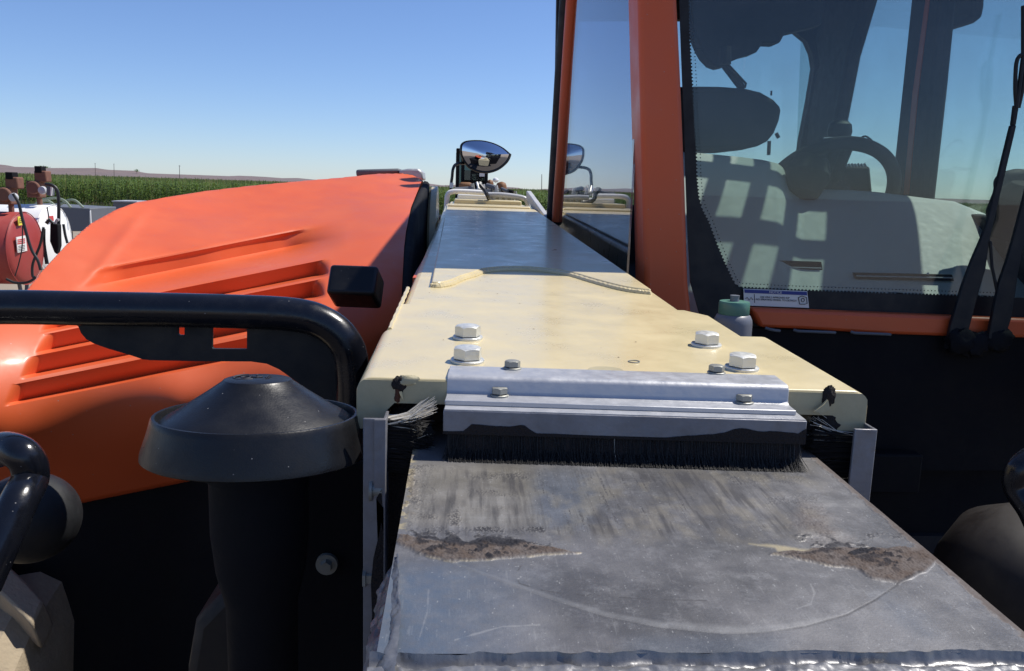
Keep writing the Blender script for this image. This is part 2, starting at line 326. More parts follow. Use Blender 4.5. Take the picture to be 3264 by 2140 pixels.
# far trees on the hills
def blob_tree(x, y, D, w, h, lab):
    p = onY(x, y, D); c = empty('tree', (p[0], p[1], 0), lab, 'tree', 'tiny trees on the far hills')
    MB().tube([(p[0], p[1], 0), p], w*.06, 6).build('trunk', 'bark', c)
    mb = MB()
    for i in range(90):
        q = p+np.array([random.gauss(0, w*.3), random.gauss(0, w*.3), random.uniform(0, 1)*h-h*.3]); r = w*.12
        a, b_ = rng.normal(size=3), rng.normal(size=3); mb.add([q, q+a*r, q+b_*r], [(0, 1, 2)])
    mb.build('crown', 'corn', c, smooth=False, fix=False)
blob_tree(128, 534, 3900, 26, 8, 'left dark tree of the pair on the far hill crest')
blob_tree(146, 535, 3900, 22, 7, 'right dark tree of the pair on the far hill crest')
blob_tree(436, 545, 3900, 16, 7, 'lone small dark tree on the right end of the far hill')

def corn():
    V = []; F = []; TN = []; nv = 0
    def batch(xs, ys, hs, nl, wl_):
        nonlocal nv
        n = len(xs)
        # stalk
        for j in range(nl+1):
            if j < nl:
                z = hs*(.12+.80*(j/nl)**.9); ang = rng.uniform(0, 2*math.pi, n); L = rng.uniform(.35, .62, n)*wl_; up = rng.uniform(.15, .55, n)
                dx, dy = np.cos(ang), np.sin(ang); px, py = -dy, dx; w = .045*wl_
                b = np.stack([xs, ys, z], 1); D = np.stack([dx, dy, 0*dx], 1); Pp = np.stack([px, py, 0*px], 1); Z = np.array([[0, 0, 1.]])
                p0 = b-Pp*w*.5; p1 = b+Pp*w*.5; m0 = b+D*(L*.5)[:, None]+Z*(up*L*.95)[:, None]
                q0 = m0-Pp*w; q1 = m0+Pp*w; e = b+D*L[:, None]+Z*((up-.25)*L)[:, None]
                V.append(np.stack([p0, p1, q1, q0, e], 1).reshape(-1, 3)); i = nv+np.arange(n)*5
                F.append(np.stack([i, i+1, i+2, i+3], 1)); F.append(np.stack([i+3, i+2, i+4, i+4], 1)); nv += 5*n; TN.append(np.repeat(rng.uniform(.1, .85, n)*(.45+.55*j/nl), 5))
            else:   # stalk with tassel
                w = .018*wl_; a = rng.uniform(0, 3.14, n); d = np.stack([np.cos(a), np.sin(a), 0*a], 1)*w; b = np.stack([xs, ys, 0*xs], 1); t = np.stack([xs+rng.normal(0, .03, n), ys, hs+rng.uniform(-.02, .12, n)], 1)
                V.append(np.stack([b-d, b+d, t+d*.7, t-d*.7, t], 1).reshape(-1, 3)); i = nv+np.arange(n)*5; F.append(np.stack([i, i+1, i+2, i+3], 1)); nv += 5*n; TN.append(np.repeat(rng.uniform(.80, 1., n), 5))
    for r in range(16):
        y = 62+r*.76; w0, w1 = -y*.75, y*.85; xs = np.arange(w0, w1, .2 if r < 8 else .26); xs = xs+rng.normal(0, .05, len(xs))
        batch(xs, y+rng.normal(0, .08, len(xs)), 2.06+.10*fbm(xs*.25, xs*0+r, 3, 5)+rng.normal(0, .05, len(xs)), 9 if r < 5 else 6, 1.0)
    y = 75.0
    while y < 700:
        k = max(1, y/90); w0, w1 = -y*.75, y*.85; xs = np.arange(w0, w1, .34*k); xs = xs+rng.normal(0, .1*k, len(xs))
        batch(xs, y+rng.normal(0, .3*k, len(xs)), 2.04+.12*fbm(xs*.1, xs*0+y*.1, 3, 5)+rng.normal(0, .05, len(xs)), 4, min(1.3*k**.6, 2.5)); y += 1.6*k*k
    V_ = np.concatenate(V); me = bpy.data.meshes.new('corn_field')
    faces = np.concatenate(F); tri = faces[:, 2] == faces[:, 3]
    tri = faces[:, 3] == faces[:, 2]
    Q = faces[~tri]; T = faces[tri][:, :3]
    me.vertices.add(len(V_)); me.vertices.foreach_set('co', V_.astype(np.float32).ravel())
    li = np.concatenate([Q.ravel(), T.ravel()]).astype(np.int32); me.loops.add(len(li)); me.loops.foreach_set('vertex_index', li)
    st = np.concatenate([np.arange(len(Q))*4, len(Q)*4+np.arange(len(T))*3]).astype(np.int32); me.polygons.add(len(st)); me.polygons.foreach_set('loop_start', st)
    me.update(calc_edges=True); me.validate(); o = bpy.data.objects.new('corn_field', me); me.materials.append(M['corn']); COL.objects.link(o)
    attr(o, 'tone', np.concatenate(TN)) if len(me.vertices) == len(V_) else None
    tag(o, 'tall green corn crop stretching to the horizon behind the yard', 'corn', kind='stuff')
    print('corn faces', len(st))
corn()
# weeds in front of the corn
def weeds():
    mb = MB()
    for i in range(5000):
        x = random.uniform(-40, 50); y = random.uniform(52, 60); h = random.uniform(.15, .5)*(1 if random.random() < .9 else 1.8); a = random.uniform(0, 6.28); w = .06
        mb.add([(x-w*math.cos(a), y-w*math.sin(a), 0), (x+w*math.cos(a), y+w*math.sin(a), 0), (x+random.gauss(0, .1), y, h)], [(0, 1, 2)])
    o = mb.build('weeds', 'corn', smooth=False, fix=False); attr(o, 'tone', rng.uniform(0, .25, len(o.data.vertices))); tag(o, 'strip of dark low weeds along the edge of the corn', 'weeds', kind='stuff')
weeds()

# ================================================================== FUEL TANKS
def tank(cx, cy, cz, R, L, m, lab, grp='fuel tanks in the yard'):
    root = empty('fuel_tank', (cx-L/2, cy, 0), lab, 'fuel tank', grp)
    prof = [(0, .09), (R*.5, .075), (R*.85, .045), (R*.97, .015), (R, -.01), (R, -L+.01), (R*.97, -L-.02), (R*.6, -L-.07), (0, -L-.09)]
    MB().lathe((cx, cy, cz), prof, (1, 0, 0), 64).build('tank_body', m, root)
    MB().tube([(cx+.012, cy+R*math.cos(a)*1.003, cz+R*math.sin(a)*1.003) for a in np.linspace(0, 2*math.pi, 49)], .008, 6).build('end_seam', m, root)
    for dx in (-.3, -L+.3):
        for s in (-1, 1):
            MB().tube([(cx+dx, cy+s*R*.55, cz-R*.75), (cx+dx, cy+s*R*.8, 0)], .03, 8).build('leg', 'greybox', root)
    return root
def pump(root, x, y, z, s=1.0):
    mb = MB(); mb.tube([(x, y, z-.08), (x, y, z+.14)], .045*s, 10); mb.box((x-.16*s, y-.12, z+.12), (x+.07*s, y+.12, z+.42*s)); mb.lathe((x-.02, y-.13, z+.30*s), [(0, -.05), (.11, -.05), (.11, .05), (0, .05)], (0, 1, 0), 16)
    mb.box((x-.02*s, y-.10, z+.40*s), (x+.19*s, y+.10, z+.60*s)); p = mb.build('pump', 'pump', root, bevel=.02)
    MB().box((x+.0*s, y-.11, z+.56*s), (x+.12*s, y+.06, z+.68*s)).build('pump_cover', 'frame', root, bevel=.01)
    MB().lathe((x+.14*s, y-.14, z+.26*s), [(0, 0), (.07, 0), (.06, .05), (0, .06)], (0, -1, 0), 14).build('pump_dial', 'lightgrey', root)
    return p
def P3(x, y, d): return onY(x, y, d)
a = P3(68, 792, 13.4); red = tank(a[0]+.05, a[1], a[2], .56, 2.2, 'redtank', 'maroon red cylinder fuel tank with a yellow and a white label on its end')
b = P3(163, 770, 14.8); wh = tank(b[0]+.05, b[1], b[2], .62, 1.9, 'white', 'white cylinder fuel tank with black nozzle hanging on its end')
pr = P3(15, 682, 13.2); pump(red, pr[0], 13.4, a[2]+.55, .9)
pw = P3(108, 652, 14.6); pump(wh, pw[0], 14.8, b[2]+.62, .95)
def hosepx(root, pts, d, r, m, name='hose'):
    return MB().tube(spline([onY(x, y, d if not isinstance(d, list) else d[i]) for i, (x, y) in enumerate(pts)], 6), r, 8).build(name, m, root)
hosepx(red, [(42, 618), (60, 650), (72, 700), (98, 790), (120, 830), (130, 862)], 12.7, .022, 'hose')
hosepx(red, [(139, 725), (128, 780), (105, 840), (104, 880), (112, 885), (90, 900), (50, 902), (20, 890)], 12.9, .02, 'hose')
hosepx(red, [(72, 720), (70, 790), (60, 840), (48, 880)], 12.75, .009, 'hose', 'cable')
hosepx(wh, [(145, 588), (165, 591), (181, 605), (187, 640), (187, 740)], 14.2, .028, 'hose')
hosepx(wh, [(202, 715), (208, 750), (215, 776)], 14.2, .022, 'hose')
hosepx(wh, [(139, 730), (140, 780), (150, 842)], 14.05, .03, 'hose')
hosepx(wh, [(150, 660), (155, 690), (155, 702)], 14.1, .01, 'hose', 'cable')
hosepx(wh, [(115, 650), (135, 638), (175, 632), (205, 640), (226, 662)], 15.2, .022, 'ghose')
hosepx(wh, [(120, 648), (150, 640), (175, 655)], 15.3, .022, 'ghose')
hosepx(wh, [(188, 655), (215, 640), (240, 640), (265, 662)], 15.3, .022, 'ghose')
polyY([(147, 592), (164, 594), (163, 625), (148, 623)], 14.3, .12).build('filter_box', 'greybox', wh, bevel=.01)
polyY([(160, 596), (166, 596), (164, 625), (160, 625)], 14.28, .02).build('filter_edge', 'white', wh)
polyY([(159, 712), (185, 716), (187, 785), (180, 812), (172, 805), (158, 770)], 14.0, .12).build('nozzle_holder', 'frame', wh, bevel=.015)
MB().tube([onY(148, 712, 13.98), onY(158, 700, 13.98), onY(168, 712, 13.98)], .03, 8).build('nozzle', 'hose', wh)
MB().tube([onY(176, 712, 13.98), onY(182, 700, 13.98), onY(188, 702, 13.98)], .022, 8).build('nozzle_guard', 'lightgrey', wh)
def endlabel(root, px, m, dX, name='label'):
    return MB().prism([onX(x, y, dX) for x, y in px], (-.012, 0, 0)).build(name, m, root)
xa = a[0]+.05+.075
lb = endlabel(red, [(52, 757), (82, 751), (87, 800), (57, 806)], 'label', xa+.02)
for k in range(3): MB().prism([onX(x, y, xa+.024) for x, y in [(56, 764+6*k), (80, 760+6*k), (80.5, 763.5+6*k), (56.5, 767.5+6*k)]], (-.003, 0, 0)).build('print_line', 'labelred', lb, smooth=False)
for k in range(4): MB().prism([onX(x, y, xa+.024) for x, y in [(59, 785+5*k), (80, 781+5*k), (80.2, 782.6+5*k), (59.2, 786.6+5*k)]], (-.003, 0, 0)).build('print_line', 'ink', lb, smooth=False)
ly = endlabel(red, [(57, 692), (70, 689), (73, 717), (60, 720)], 'labelyel', xa+.01)
for k in range(3): MB().prism([onX(x, y, xa+.014) for x, y in [(61, 698+6*k), (69, 696+6*k), (69.3, 698+6*k), (61.3, 700+6*k)]], (-.003, 0, 0)).build('print_line', 'ink', ly, smooth=False)
xb = b[0]+.05+.075; endlabel(wh, [(157, 690), (170, 688), (172, 704), (159, 706)], 'labelred', xb+.02)
# dark flat trailer behind the tanks
t0 = onY(240, 735, 19); tr = empty('yard_trailer', (t0[0], 19, 0), 'dark blue-grey boxy trailer standing behind the white tank', 'trailer')
polyY([(60, 652), (288, 664), (286, 706), (286, 738), (60, 738)], 19, 1.4).build('side_panel', 'greybox', tr, bevel=.02)
polyY([(285, 672), (288, 671), (290, 712), (287, 712)], 18.97, .03).build('edge_strip', 'white', tr)
for px_ in (120, 230, 276):
    p = onY(px_, 738, 19.2); MB().box((p[0]-.03, 19.1, 0), (p[0]+.03, 19.16, p[2])).build('leg', 'greybox', tr)
g0 = onY(395, 655, 30); gb = empty('storage_box', (g0[0], 30, 0), 'low grey steel box at the field edge, just above the orange hood', 'box')
polyY([(360, 643), (432, 645), (432, 720), (360, 720)], 30, 1).build('box_body', 'greybox', gb, bevel=.03); polyY([(356, 640), (436, 642), (436, 646), (356, 644)], 29.9, 1.2).build('lid', 'lightgrey', gb)
# light things low behind, left of red tank
# ================================================================== MACHINE PARKED BEHIND
pm = empty('parked_machine', (.6, 25, 0), 'dark-windowed work machine parked far behind the boom mirror', 'work machine')
def py_box(x0, x1, y0, y1, d, dep, nm, m, bev=.03, parent=None):
    A = onY(x0, y1, d); B = onY(x1, y0, d); return MB().box((A[0], d, A[2]), (B[0], d+dep, B[2])).build(nm, m, parent or pm, bevel=bev)
for x in (1457, 1474, 1549): A = onY(x, 602, 25); B = onY(x, 482, 25); MB().tube([(A[0], 25, 1.2), (A[0], 25, 3.2)], .05, 8).build('cab_post', 'frame', pm); MB().tube([(A[0], 26.2, 1.2), (A[0], 26.2, 3.2)], .05, 8).build('cab_post', 'frame', pm)
py_box(1456, 1474, 482, 600, 25.02, .03, 'window', 'darkglass', 0); py_box(1475, 1549, 500, 574, 25.02, .03, 'windshield', 'darkglass', 0)
py_box(1454, 1552, 476, 486, 24.9, 1.5, 'cab_roof', 'frame'); py_box(1474, 1550, 545, 640, 25.1, .6, 'cab_front', 'frame')
py_box(1462, 1506, 582, 640, 24.6, .4, 'hood', 'brown', .08); py_box(1584, 1616, 580, 640, 24.6, 1.2, 'engine_cover', 'brown', .12); py_box(1550, 1574, 573, 640, 24.9, .8, 'tank', 'brown', .1)
c_ = onY(1580, 575, 24.5); MB().lathe(c_, [(0, -.07), (.07, -.04), (.09, 0), (.07, .05), (0, .08)], (0, 0, 1), 16).build('beacon', 'clear', pm)
py_box(1528, 1545, 553, 563, 24.95, .04, 'sticker', 'label', 0)
MB().box((-.8, 24.9, .75), (1.9, 27.5, 1.3)).build('chassis', 'frame', pm, bevel=.05)
for x in (-.9, 1.9):
    for y in (25.0, 27.2):
        MB().lathe((x, y, .6), [(.2, -.18), (.5, -.2), (.6, -.14), (.6, .14), (.5, .2), (.2, .18)], (1, 0, 0), 28).build('wheel', 'frame', pm)

# ================================================================== TELEHANDLER
T = empty('telehandler', (.15, 2.5, 0), 'orange telehandler with a cream boom between its orange hood and glazed cab', 'telehandler')

# ---------- boom
XL, XR = -.092, .352
def boomgrid(x0, x1, y0, y1, z0, nx, ny): return [[(x, y, ztop(y, z0)) for x in np.linspace(x0, x1, nx)] for y in np.linspace(y0, y1, ny)]
mb = MB(); th = .42
y0, y1 = 1.0, 4.45
mb.add([(XL, y0, ztop(y0)), (XR, y0, ztop(y0)), (XR, y1, ztop(y1)), (XL, y1, ztop(y1)), (XL, y0, ztop(y0)-th), (XR, y0, ztop(y0)-th), (XR, y1, ztop(y1)-th), (XL, y1, ztop(y1)-th)],
       [(0, 1, 2, 3), (4, 7, 6, 5), (3, 2, 6, 7), (0, 3, 7, 4), (1, 5, 6, 2)])
boom = mb.build('boom', 'cream', T, bevel=.012, seg=3)
# top reinforcement plate with the wavy, welded front end
wave = [(1375, 914), (1400, 915), (1435, 908), (1470, 893), (1505, 882), (1540, 870), (1585, 864), (1640, 862), (1700, 864), (1760, 870), (1820, 880), (1880, 898), (1940, 915), (1990, 927), (2035, 934), (2075, 938)]
w3 = [onT(x, y) for x, y in wave]
w3 = spline(w3, 4); w3[-1][0] = min(w3[-1][0], XR-.012)
w3 = [p for p in w3 if XL+.012 < p[0] < XR-.008]
N = len(w3); outl = w3+[np.array([XR-.012, 4.3, 0]), np.array([XL+.012, 4.3, 0])]
top = [np.array([p[0], p[1], ztop(p[1])+.009]) for p in outl]
mb = MB(); n = len(top); mb.add(top+[p-np.array([0, 0, .008]) for p in top], [tuple(range(n))]+[(i, (i+1) % n, (i+1) % n+n, i+n) for i in range(n)])
mb.build('reinforcing_plate', 'cream', boom, bevel=.0025)
wp = []
L = spline(w3, 3)
for i, p in enumerate(L): wp.append(np.array([p[0], p[1]-.004, ztop(p[1])+.0010+.0005*math.sin(i*2.1)]))
MB().tube(wp, [.0058+.0004*math.sin(i*1.7)+random.uniform(-.0003, .0003) for i in range(len(wp))], 8).build('weld_bead', 'cream', boom)
# worn red edge of the left side
MB().box((XL-.003, 1.62, ztop(1.62)-.02), (XL+.004, 3.1, ztop(1.62)-.004)).build('side_strip', 'orange', boom)
# the far, raised end of the boom
def slab(x0, x1, ya, yb, za, zb, nm, m='cream', bev=.006, par=None): return MB().box((x0, ya, za), (x1, yb, zb)).build(nm, m, par or boom, bevel=bev)
zz = ztop(4.4)
slab(XL+.02, XR-.03, 4.0, 4.9, zz-.05, zz+.006, 'rear_step')
slab(XL+.045, XR-.05, 4.35, 4.9, zz, zz+.028, 'rear_step'); slab(XL+.06, .14, 4.6, 4.95, zz+.02, zz+.052, 'rear_pad', 'white'); slab(.15, XR-.07, 4.66, 4.95, zz+.02, zz+.045, 'rear_step')
for k in range(6): slab(.13+k*.032, .145+k*.032, 4.62, 4.70, zz+.02, zz+.06, 'lug', 'zincdark', .003)
for k in range(5): x = XL+.07+k*.07; MB().tube([(x, 4.7, zz+.03), (x, 4.7, zz+.065)], .009, 6).build('rear_bolt', 'zinc', boom)
mb = MB()
mb.box((XL-.01, 4.3, zz-.5), (XR+.01, 5.1, zz-.02)); mb.build('boom_rear_block', 'creamdirtyshade', boom, bevel=.01)
# tubular guard at the boom end
gz = lambda x, y, d=4.47: onY(x, y, d)
MB().tube(spline([gz(1421, 705), gz(1424, 650), gz(1427, 622), gz(1441, 612), gz(1470, 611), gz(1544, 615)], 6), .0135, 12).build('guard_tube', 'white', T)
MB().tube(spline([gz(1556, 621), (gz(1600, 622)), gz(1655, 629), gz(1676, 637), gz(1683, 655), gz(1684, 690)], 6), .0135, 12).build('guard_tube', 'lightgrey', T)
MB().tube(spline([gz(1530, 590, 4.4), gz(1545, 608, 4.38), gz(1553, 622, 4.33), gz(1560, 635, 4.4), gz(1580, 645, 4.6)], 6), .011, 8).build('hydraulic_hose', 'hose', T)
# hydraulic fittings cluster
for i, (x, y, dx, dy, r, m) in enumerate([(1505, 585, 4, 28, .011, 'zincdark'), (1520, 582, 8, 30, .006, 'zinc'), (1530, 585, -4, 25, .012, 'zincdark'), (1540, 588, 3, 22, .009, 'lightgrey'), (1552, 592, 30, 8, .014, 'greybox'), (1560, 600, 30, 10, .016, 'zincdark'), (1580, 592, 4, 20, .011, 'lightgrey'), (1600, 603, 18, 8, .011, 'greybox'), (1515, 608, 50, 2, .012, 'greybox'), (1450, 606, 60, -4, .014, 'greybox'), (1595, 606, 40, 6, .01, 'frame')]):
    MB().tube([onY(x, y, 4.7+.05*(i % 3)), onY(x+dx, y+dy, 4.7)], r, 8).build('hydraulic_fitting', m, T)
MB().tube([onY(1640, 610, 4.8), onY(1642, 622, 4.8)], .012, 8).build('pin', 'zincdark', T)
# grey diagonal bar right of the guard
MB().obox(onY(1714, 663, 4.0), (onY(1745, 706, 3.75)-onY(1683, 620, 4.3))*.5, (.012, 0, 0), (0, 0, .022)).build('support_bar', 'lightgrey', T, bevel=.004)
# bits of the machine between boom and cab
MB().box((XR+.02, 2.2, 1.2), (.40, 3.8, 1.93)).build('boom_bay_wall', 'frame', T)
for i in range(7):
    p = onY(1700+random.uniform(-8, 55), 660+random.uniform(0, 45), 4.6); MB().tube([p, p+rng.normal(0, .05, 3)], .012, 7).build('rear_fitting', random.choice(['greybox', 'zincdark', 'frame']), T)

# ---------- collar of the outer boom
def collar_profile():
    a = []; r = .016
    a += [(-.105, -.055), (-.105, -r)]
    a += [(-.105+r-r*math.cos(t), -r+r*math.sin(t)) for t in np.linspace(.2, math.pi/2, 6)]
    a += [(.421-r+r*math.sin(t), -r+r*math.cos(t)) for t in np.linspace(0, math.pi/2-.2, 6)]
    a += [(.421, -r), (.421, -.055), (.391, -.055), (.391, -.034), (.385, -.026), (-.066, -.026), (-.074, -.034), (-.074, -.055)]
    return a
cp = collar_profile(); ya, yb = .8335, 1.083
mb = MB(); ysk = lambda x: ya-.046*(x+.105); P_ = [(x, ysk(x), z+ztop(ysk(x))+.002) for x, z in cp]; Q_ = [(x, yb, z+ztop(yb)+.002) for x, z in cp]; n = len(cp); mb.add(P_+Q_, [tuple(range(n)), tuple(range(2*n-1, n-1, -1))]+[(i, i+n, (i+1) % n+n, (i+1) % n) for i in range(n)]); collar = mb.build('boom_collar', 'cream', T, bevel=.0015, ang=30)
mb = MB(); P2 = [(np.clip(x, -.1035, .4195), ysk(x)-.0012, np.clip(z, -.054, -.0022)+ztop(ysk(x))+.002) for x, z in cp]; mb.prism(P2, (0, .0014, 0)); mb.build('collar_face_shade', 'creamdirtyshade', collar, ang=20)  # thin darker overlay: shade of the front face put into its colour
ch = MB()
for i in range(70):
    cx_ = random.uniform(XL+.02, XR-.02); cy_ = random.uniform(.87, 2.6)**1.0; rr = random.uniform(.0005, .0016); zz_ = ztop(cy_)+(.0024 if cy_ < 1.075 else .0016 if cy_ < 1.28 else .0004 if cy_ < 1.9 else .0094)
    ch.add([(cx_+rr*random.uniform(.5, 1.3)*math.cos(a_), cy_+rr*random.uniform(.5, 1.3)*math.sin(a_), zz_+KB*rr*math.sin(a_)) for a_ in np.linspace(0, 5.24, 6)], [(0, 1, 2, 3, 4, 5)])
c_o = ch.build('paint_chips', 'rust', boom, smooth=False, fix=False); c_o['kind'] = 'stuff'
mb = MB(); mb.prism([(XL, 1.07, ztop(1.07)+.0012), (.378, 1.07, ztop(1.07)+.0012), (.378, 1.24, ztop(1.24)+.0012), (.352, 1.285, ztop(1.285)+.0012), (XL, 1.285, ztop(1.285)+.0012)], (0, 0, -.2)); mb.build('collar_step', 'cream', collar, bevel=.0008)
# dark throat inside the collar
MB().box((-.073, 1.02, 1.76), (.377, 1.05, ztop(1.0)-.03)).build('throat', 'frame', collar)
# torn rusty corners
def lump(c, s, m, name, parent, seed=0, n=10):
    P = []; c = np.array(c, float)
    for i in range(n+1):
        a = math.pi*i/n; P.append([c+np.array([s[0]*math.sin(a)*math.cos(b), s[1]*math.sin(a)*math.sin(b), s[2]*math.cos(a)])*(1+.55*(float(vnoise(np.array(i*1.3+seed), np.array(k*1.1), seed))-.5)*(0 < i < n)*(0 < k < n*2 or 1)) for k, b in enumerate(np.linspace(0, 2*math.pi, n*2, endpoint=False))])
    P = [row+[row[0]] for row in P]; return MB().grid(P).build(name, m, parent, ang=50)
lump(onY(1275, 1228, .832), (.009, .004, .009), 'mud', 'torn_corner', collar, 1); lump(onY(1300, 1214, .832), (.012, .004, .006), 'creamdirtyshade', 'torn_corner', collar, 2)
lump(onY(1268, 1258, .832), (.004, .003, .010), 'rust', 'rust_flake', collar, 3); lump(onY(1310, 1315, .86), (.022, .02, .02), 'mud', 'grime_lump', collar, 4)
polyY([(1272, 1250), (1280, 1248), (1287, 1278), (1276, 1262)], .828, .004).build('paint_flake', 'cream', collar)
lump(onY(2642, 1262, .810), (.007, .003, .011), 'mud', 'torn_corner', collar, 6); polyY([(2596, 1312), (2625, 1292), (2640, 1276), (2647, 1308), (2620, 1318)], .803, .004).build('rust_flake', 'creamdirtyshade', collar)
lump(onY(2640, 1345, .82), (.018, .012, .012), 'mud', 'grime_lump', collar, 8)
MB().tube([(XL-.001+.0005*math.sin(i*.9), y, ztop(y)+.0005) for i, y in enumerate(np.linspace(1.085, 1.45, 50))], .0035, 6).build('weld_bead', 'cream', collar)

# ---------- bolts
def hexbolt_mesh(R, h, wr, wh_, name):
    mb = MB()
    mb.lathe((0, 0, 0), [(0, 0), (wr, 0), (wr, wh_*.7), (wr-.0008, wh_), (0, wh_)], seg=32)
    ring = lambda r, z, s=0: [(r*math.cos(math.pi/3*k+s), r*math.sin(math.pi/3*k+s), z) for k in range(6)]
    mb.add(ring(R, wh_+.001)+ring(R, wh_+h*.86), [(k, (k+1) % 6, (k+1) % 6+6, k+6) for k in range(6)])
    # chamfered top: corners low, mids high
    n = 24; a = [(R*.995*min(1, math.cos(math.pi/6)/math.cos(((2*math.pi*k/n) % (math.pi/3))-math.pi/6))) for k in range(n)]
    A = [(a[k]*math.cos(2*math.pi*k/n), a[k]*math.sin(2*math.pi*k/n), wh_+h*(.97-.11*((a[k]/R-.866)/.134))) for k in range(n)]
    B = [(R*.80*math.cos(2*math.pi*k/n), R*.80*math.sin(2*math.pi*k/n), wh_+h) for k in range(n)]
    C_ = [(a[k]*math.cos(2*math.pi*k/n), a[k]*math.sin(2*math.pi*k/n), wh_+h*.5) for k in range(n)]
    mb.add(C_+A+B, [(k, (k+1) % n, (k+1) % n+n, k+n) for k in range(n)]+[(k+n, (k+1) % n+n, (k+1) % n+2*n, k+2*n) for k in range(n)]+[tuple(range(2*n, 3*n))])
    me = bpy.data.meshes.new(name); me.from_pydata(mb.v, [], mb.f); me.shade_smooth(); me.set_sharp_from_angle(angle=math.radians(25)); return me
bigm = hexbolt_mesh(.0165, .0135, .0190, .0034, 'bolt'); bigm.materials.append(M['zinc'])
smm = hexbolt_mesh(.0086, .0070, .0098, .0020, 'bolt'); smm.materials.append(M['zincdark'])
def bolt(me, p, rz, parent, rx=KB, ry=0):
    o = bpy.data.objects.new('bolt', me); o.location = Vector(p); o.rotation_euler = (rx, ry, rz); link(o, parent); return o
for (x, y), rz in (((1491, 1079), .15), ((1490, 1153), .35), ((2251, 1102), .28), ((2364, 1176), .22)):
    p = onT(x, y, 1.982); bolt(bigm, p, rz, collar)
hp = onT(1933, 1184, 1.9825); MB().lathe((hp[0], hp[1]+.004, hp[2]-.004), [(0, 0), (.019, 0), (.0195, .0045), (0, .0045)], seg=32).build('hole_disc', 'creamdirtyshade', collar)  # raised disc standing for a dark open hole
mb = MB(); q = onT(2021, 1153, 1.9825); mb.tube([(q[0]+.0065*math.cos(t), q[1]+.0065*math.sin(t), q[2]+.0002) for t in np.linspace(0, 6.283, 20)], .0006, 5); mb.build('scribed_ring', 'zincdark', collar)

# ---------- aluminium angle and brush holder across the boom mouth
SK = math.radians(-3.2); cx0, cy0 = .155, .83
def bxy(x, y, z): dx, dy = x-cx0, y-cy0; return (cx0+dx*math.cos(SK)-dy*math.sin(SK), cy0+dx*math.sin(SK)+dy*math.cos(SK), z)
zt = ztop(.823)+.0065
prof = [(.866, .0005), (.826, .0), (.8215, -.0012), (.8185, -.0050), (.8180, -.0150), (.8165, -.0178), (.8125, -.0192), (.7925, -.0192), (.7925, -.0242), (.8175, -.0242), (.8225, -.0220), (.8232, -.0065), (.866, -.0045)]
mb = MB(); mb.prism([bxy(-.0125, y, zt+z) for y, z in prof], np.array(bxy(.337, 0, 0))-np.array(bxy(-.0125, 0, 0)))
ang = mb.build('angle_strip', 'alu', T, bevel=.0008, seg=2, ang=50)
hy0, hy1, hz0, hz1 = .776, .8165, zt-.0250, zt-.0465
mb = MB(); A = [bxy(-.0125, hy0, hz0), bxy(.3425, hy0, hz0), bxy(.3425, hy1, hz0), bxy(-.0125, hy1, hz0)]; mb.prism(A, (0, 0, hz1-hz0)); holder = mb.build('brush_holder', 'aludirty', T, bevel=.0010)
MB().prism([bxy(-.0115, hy0+.001, hz0+.0009), bxy(.3415, hy0+.001, hz0+.0009), bxy(.3415, hy1-.004, hz0+.0009), bxy(-.0115, hy1-.004, hz0+.0009)], (0, 0, -.0012)).build('holder_top', 'alu', holder)
for (x, y, z_) in ((1633, 1176, zt+.0002), (2283, 1190, zt+.0002), (1592, 1262, zt-.0190), (2371, 1284, zt-.0190)):
    r = ray(x, y); p = CAM+r*((z_-2.2)/r[2]); bolt(smm, p, random.random(), ang, 0)
# grime creeping up the holder face
mb = MB(); n = 90; xs = np.linspace(-.0125, .3425, n); edge = []
for x in xs:
    q = float(fbm(np.array(x*40.), np.array(2.), 4, 3)); base = .45*max(0, q-.45)*2.2
    L_ = np.interp(x, [-.0125, .009, .014, .050, .066, .078, .2, .22, .28, .335, .3425], [.0, .15, .8, .5, .75, .1, .0, .2, .75, .65, 1.3]); edge.append(L_*.55*(.6+.9*q))
top_ = [bxy(x, hy0-.0006, hz1+.0225*e) for x, e in zip(xs, edge)]; bot_ = [bxy(x, hy0-.0006, hz1-.002) for x in xs]
mb.grid([top_, bot_, [bxy(x, hy0+.004, hz1-.003) for x in xs]]); mb.build('grime', 'mud', holder)
# bristles
def strands(name, segs, m, parent, lab=None):
    mb = MB()
    for path, w in segs:
        P = [np.array(p, float) for p in path]; n = len(P); vs = []
        for i, p in enumerate(P):
            t = P[min(i+1, n-1)]-P[max(0, i-1)]; v = p-CAM; s = np.cross(t, v); s = s/np.linalg.norm(s)*w*(1-.6*i/(n-1)); u = np.cross(t, s); u = u/np.linalg.norm(u)*np.linalg.norm(s)
            vs += [p-s, p+s, p+u]
        mb.add(vs, [(3*i+a, 3*i+b, 3*i+3+b, 3*i+3+a) for i in range(n-1) for a, b in ((0, 1), (1, 2), (2, 0))])
    o = mb.build(name, m, parent, fix=False); tag(o, lab, kind='stuff'); return o
ZP = 1.915
segs = []; segl = []
for i in range(5200):
    x = random.uniform(-.008, .338); y = hy0+random.uniform(.002, .030); z = hz1+.001; lean = random.gauss(0, .004); fwd = (y-hy0)+random.uniform(.004, .0135)
    p0 = np.array(bxy(x, y, z)); zp = ztop(p0[1]-fwd, ZP)+.0008; L_ = p0[2]-zp
    e = p0+np.array([lean, -fwd, -L_]); m_ = p0+np.array([lean*.3, -fwd*.35, -L_*.6]); (segl if random.random() < (.006 if .09 < x < .22 else .001) else segs).append(([p0, m_, e], .00045))
strands('bristles', segs, 'bris', holder); strands('bristles', segl, 'brisl', holder, 'pale stray bristles of the brush')
